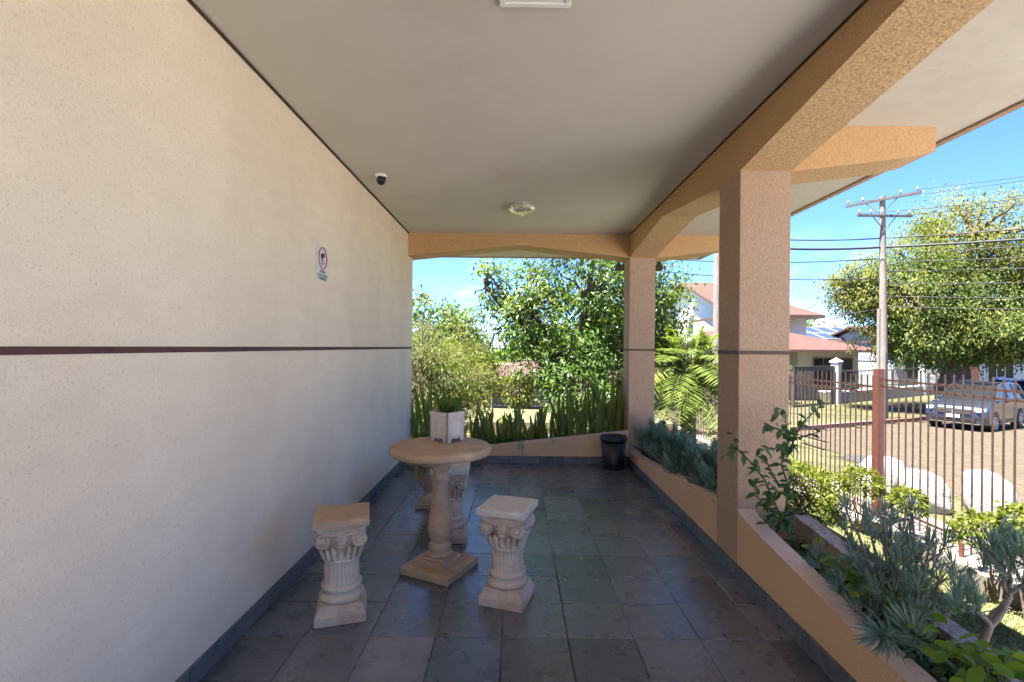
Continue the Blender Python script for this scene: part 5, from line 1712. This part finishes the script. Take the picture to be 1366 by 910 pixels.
def pillar(label, t, h, w=.34):
    p = fr(t)
    root = empty('gate_pillar', tuple(p), ang, label, 'pillar', 'white pillars of the frontage across the street')
    mb = MB(); mb.box(-w / 2, w / 2, -w / 2, w / 2, -.1, h, 0, None, .01); mb.build('shaft', M['white_render'], root)
    mb = MB(); a = w / 2 + .05
    mb.box(-a, a, -a, a, h, h + .07, 0, None, .01)
    mb.add([(-a + .02, -a + .02, h + .07), (a - .02, -a + .02, h + .07), (a - .02, a - .02, h + .07), (-a + .02, a - .02, h + .07), (0, 0, h + .24)], [(0, 1, 4), (1, 2, 4), (2, 3, 4), (3, 0, 4)])
    mb.build('cap', M['white_render'], root)


def tsolve(px):
    """distance along the frontage that shows at photo column px"""
    best = min(np.arange(-8, 30, .05), key=lambda t: abs(690 + 650 * fr(t).x / fr(t).y - px))
    return float(best)


t0 = tsolve(1117); t1 = tsolve(1232)
pillar('white gate pillar with pointed cap at the right end of the dark gate across the street', t0, 2.1)
pillar('tall white pillar in the railings, just left of the street tree trunk', t1, 2.0, .3)
mb = MB(); Lw = t1 - t0 - .34; pm = fr((t0 + t1) / 2)
q = rotz(ang)
mb.box(-Lw / 2, Lw / 2, -.1, .1, -.2, .62, 0, q); mb.box(-Lw / 2, Lw / 2, -.13, .13, .62, .69, 1, q)
o = mb.build('boundary_wall', [M['concrete'], M['white_render']]); o.location = pm
tag(o, 'low grey boundary wall with white coping between the two white pillars', 'wall')
rail = empty('railing', tuple(pm), ang, 'dark metal railing on the low grey wall across the street', 'fence')
mb = MB()
for x in np.arange(-Lw / 2 + .06, Lw / 2, .14): mb.tube([(x, 0, .69), (x, 0, 1.75)], .014, 5)
mb.build('bars', M['gate_grey'], rail)
for z in (.85, 1.65):
    mb = MB(); mb.box(-Lw / 2, Lw / 2, -.02, .02, z - .02, z + .02); mb.build('rail', M['gate_grey'], rail)
mb = MB(); pm2 = fr(t1 + 9.2)
mb.box(-9, 9, -.1, .1, -.2, .62, 0, q); mb.box(-9, 9, -.13, .13, .62, .69, 1, q)
for x in np.arange(-8.9, 9, .16): mb.tube([q @ Vector((x, 0, .69)), q @ Vector((x, 0, 1.6))], .014, 5, 2)
o = mb.build('boundary_wall', [M['concrete'], M['white_render'], M['frame_white']]); o.location = pm2
tag(o, 'low boundary wall with pale railing behind the parked cars', 'wall')
gate = empty('driveway_gate', tuple(fr(t0 - 1.95)), ang, 'dark metal vehicle gate with a thick top beam across the street', 'gate')
mb = MB()
mb.box(-1.75, 1.75, -.04, .04, 1.72, 1.95); mb.box(1.55, 1.75, -.05, .05, -.05, 1.95); mb.box(-1.75, -1.6, -.05, .05, -.05, 1.95); mb.box(-1.6, 1.55, -.03, .03, .12, .2)
mb.build('frame', M['gate_grey'], gate)
mb = MB()
for x in np.arange(-1.55, 1.5, .13): mb.tube([(x, 0, .2), (x, 0, 1.72)], .013, 5)
mb.build('bars', M['gate_grey'], gate)
fbs = empty('picket_fence', tuple(along(t0 - 2.5, 7.5)), ang, 'reddish wooden picket fence in the yard behind the dark gate', 'fence')
mb = MB()
for x in np.arange(-2.6, 3.0, .24): mb.box(x, x + .15, -.02, .02, 0, 1.15 + .08 * math.sin(x * 5))
mb.build('pickets', M['gate_red'], fbs)
mb = MB(); mb.box(-2.6, 3.1, .021, .06, .3, .4); mb.box(-2.6, 3.1, .021, .06, .8, .9); mb.build('rail', M['gate_red'], fbs)
pot2 = empty('garden_pot', tuple(along(t0 + 1.6, 5.6)), ang, 'white garden pot with a blue mark behind the railing across the street', 'pot')
mb = MB(); mb.lathe([(.2, 0), (.24, .02), (.3, .5), (.32, .55), (.27, .55), (.25, .45)], 24); mb.build('body', M['white_plastic'], pot2)
mb = MB(); mb.tube([(-.02, -.30, .3), (-.02, -.285, .3)], .1, 16); mb.build('mark', simple('blue_mark', (.05, .08, .35)), pot2)
p = along(t0 - 1.6, 6.3)
fern('garden_fern', 'pale green feathery palm clump in front of the bungalow', (p.x, p.y, p.z + 1.5), 22, 1.4, 22, None, .5, .34, .05, 'palm', L_PALM)
p = along(t0 + 3.4, 5.6); make_tree('garden_shrub', 'small yellow-green shrub behind the railing across the street', tuple(p), (.05, .5), [((0, 0, .9), (.6, .5, .5), 30, 26, .12, (1, 1))], [L_DARK, L_HEDGE], (.14, .07), 'shrub')

# ------------------------------------------------------------------ beyond the end planter
tan = (-.4, 19.0, -.9)
th = empty('tan_house', tan, 0, 'tan rendered house with red tiled roof seen through the gap behind the pot', 'house')
mb = MB(tan); mb.box(-1.15, 6.5, 19.0, 25.0, -1.2, .15); mb.build('wall', M['tan_render'], th)
mb = MB(tan); gable_roof(mb, -1.6, 7.0, 18.4, 25.6, .20, .66, .12, 'X', 2, 2); mb.build('roof', M['roof_brown'], th)
window_part(th, 3.2, 4.4, -.6, -.1, 19.0, tan, 2)
wf = empty('white_fence', (-2.2, 14.5, -.88), 0, 'white picket rail fence beyond the end planter, left of the tan house', 'fence')
mb = MB(); mb.box(-3.2, 1.3, -.03, .03, 1.12, 1.2); mb.box(-3.2, 1.3, -.03, .03, .72, .78); mb.build('rail', M['frame_white'], wf)
mb = MB()
for x in np.arange(-3.1, 1.3, .16): mb.box(x, x + .05, -.02, .02, .3, 1.12)
mb.build('pickets', M['frame_white'], wf)
mb = MB(); mb.box(.45, .75, -.15, .15, 0, 1.75); mb.box(.4, .8, -.2, .2, 1.75, 1.83); mb.build('post', M['frame_white'], wf)
gp = empty('wire_fence', (-.55, 11.2, -.87), 0, 'thin wire mesh fence on grey pipes behind the short snake plants', 'fence')
for x in (-1.4, .0, 1.4, 2.8):
    mb = MB(); mb.tube([(x, 0, -.1), (x, 0, 1.45)], .03, 8); mb.build('pipe', M['concrete_pole'], gp)
mb = MB()
for z in np.arange(.1, 1.4, .12): mb.tube([(-1.4, 0, z), (2.8, 0, z)], .003, 4)
for x in np.arange(-1.4, 2.8, .12): mb.tube([(x, .004, .05), (x, .004, 1.4)], .003, 4)
mb.build('mesh', M['concrete_pole'], gp)
lw = MB(); lw.box(-12, 3.9, 12.0, 12.18, -.95, -.55)
tag(lw.build('garden_wall', M['tan_render']), 'low tan garden wall behind the end planter', 'wall')

# more trees far behind the roofs
make_tree('background_tree', 'rounded olive tree behind the solar roof', (22.5, 48, -1.45), (.3, 2), [((0, 0, 4.6), (3.6, 2, 2.0), 90, 34, .45, (2, 2, 3))], [L_DARK, L_TREE, L_GOLD], (.4, .2), group='trees behind the roofs')
make_tree('background_tree', 'yellowish tree between the brown roof and the street tree', (27.5, 50, -1.45), (.3, 2), [((0, 0, 4.6), (3.4, 2, 2.6), 90, 34, .45, (1, 2, 5))], [L_DARK, L_TREE, L_GOLD], (.4, .2), group='trees behind the roofs')
for i, (x, y, s, lab) in enumerate(((-9, 26, 1.0, 'dark tree far left, mostly hidden by the cream wall'), (-5.0, 30, 1.1, 'green tree on the skyline left of the big leafy tree'), (4.5, 30, 1.25, 'tall green tree behind the roof of the tan house'), (9, 36, 1.1, 'green tree left of the white gable house'),
                                    (45, 48, 1.6, 'large tree far right behind the pale house'))):
    make_tree('background_tree', lab, (x, y, -1.3), (.25, 1.6), [((0, 0, 3.2 * s), (2.6 * s, 2.2 * s, 2.1 * s), 100, 34, .36, (4, 2, 1)), ((1.6 * s, 0, 2.3 * s), (1.6 * s, 1.4 * s, 1.3 * s), 50, 32, .32, (3, 2, 1))], [L_DARK, L_TREE, L_OLIVE], (.32, .16), group='trees behind the roofs')
# band of far vegetation that closes the horizon
n = 26000
az = rng.uniform(-1.25, 1.25, n); rr_ = rng.uniform(85, 105, n)
hh_ = (3.2 + 1.6 * np.sin(az * 23) + 1.1 * np.sin(az * 51 + 1)) * rng.uniform(0, 1, n) ** .7
c = np.stack([np.sin(az) * rr_, np.cos(az) * rr_, -1.4 + hh_], 1)
bl = Blades(); bl.add(c, rdir(n), unit(rng.normal(0, .6, (n, 3)) + np.array([0, -.3, 1])), rng.uniform(.7, 1.5, n), .7, LEAF2, mi=rng.integers(0, 2, n))
tag(bl.build('far_woods', [L_DARK, L_TREE]), 'far belt of green trees along the horizon', 'woods', None, 'stuff')
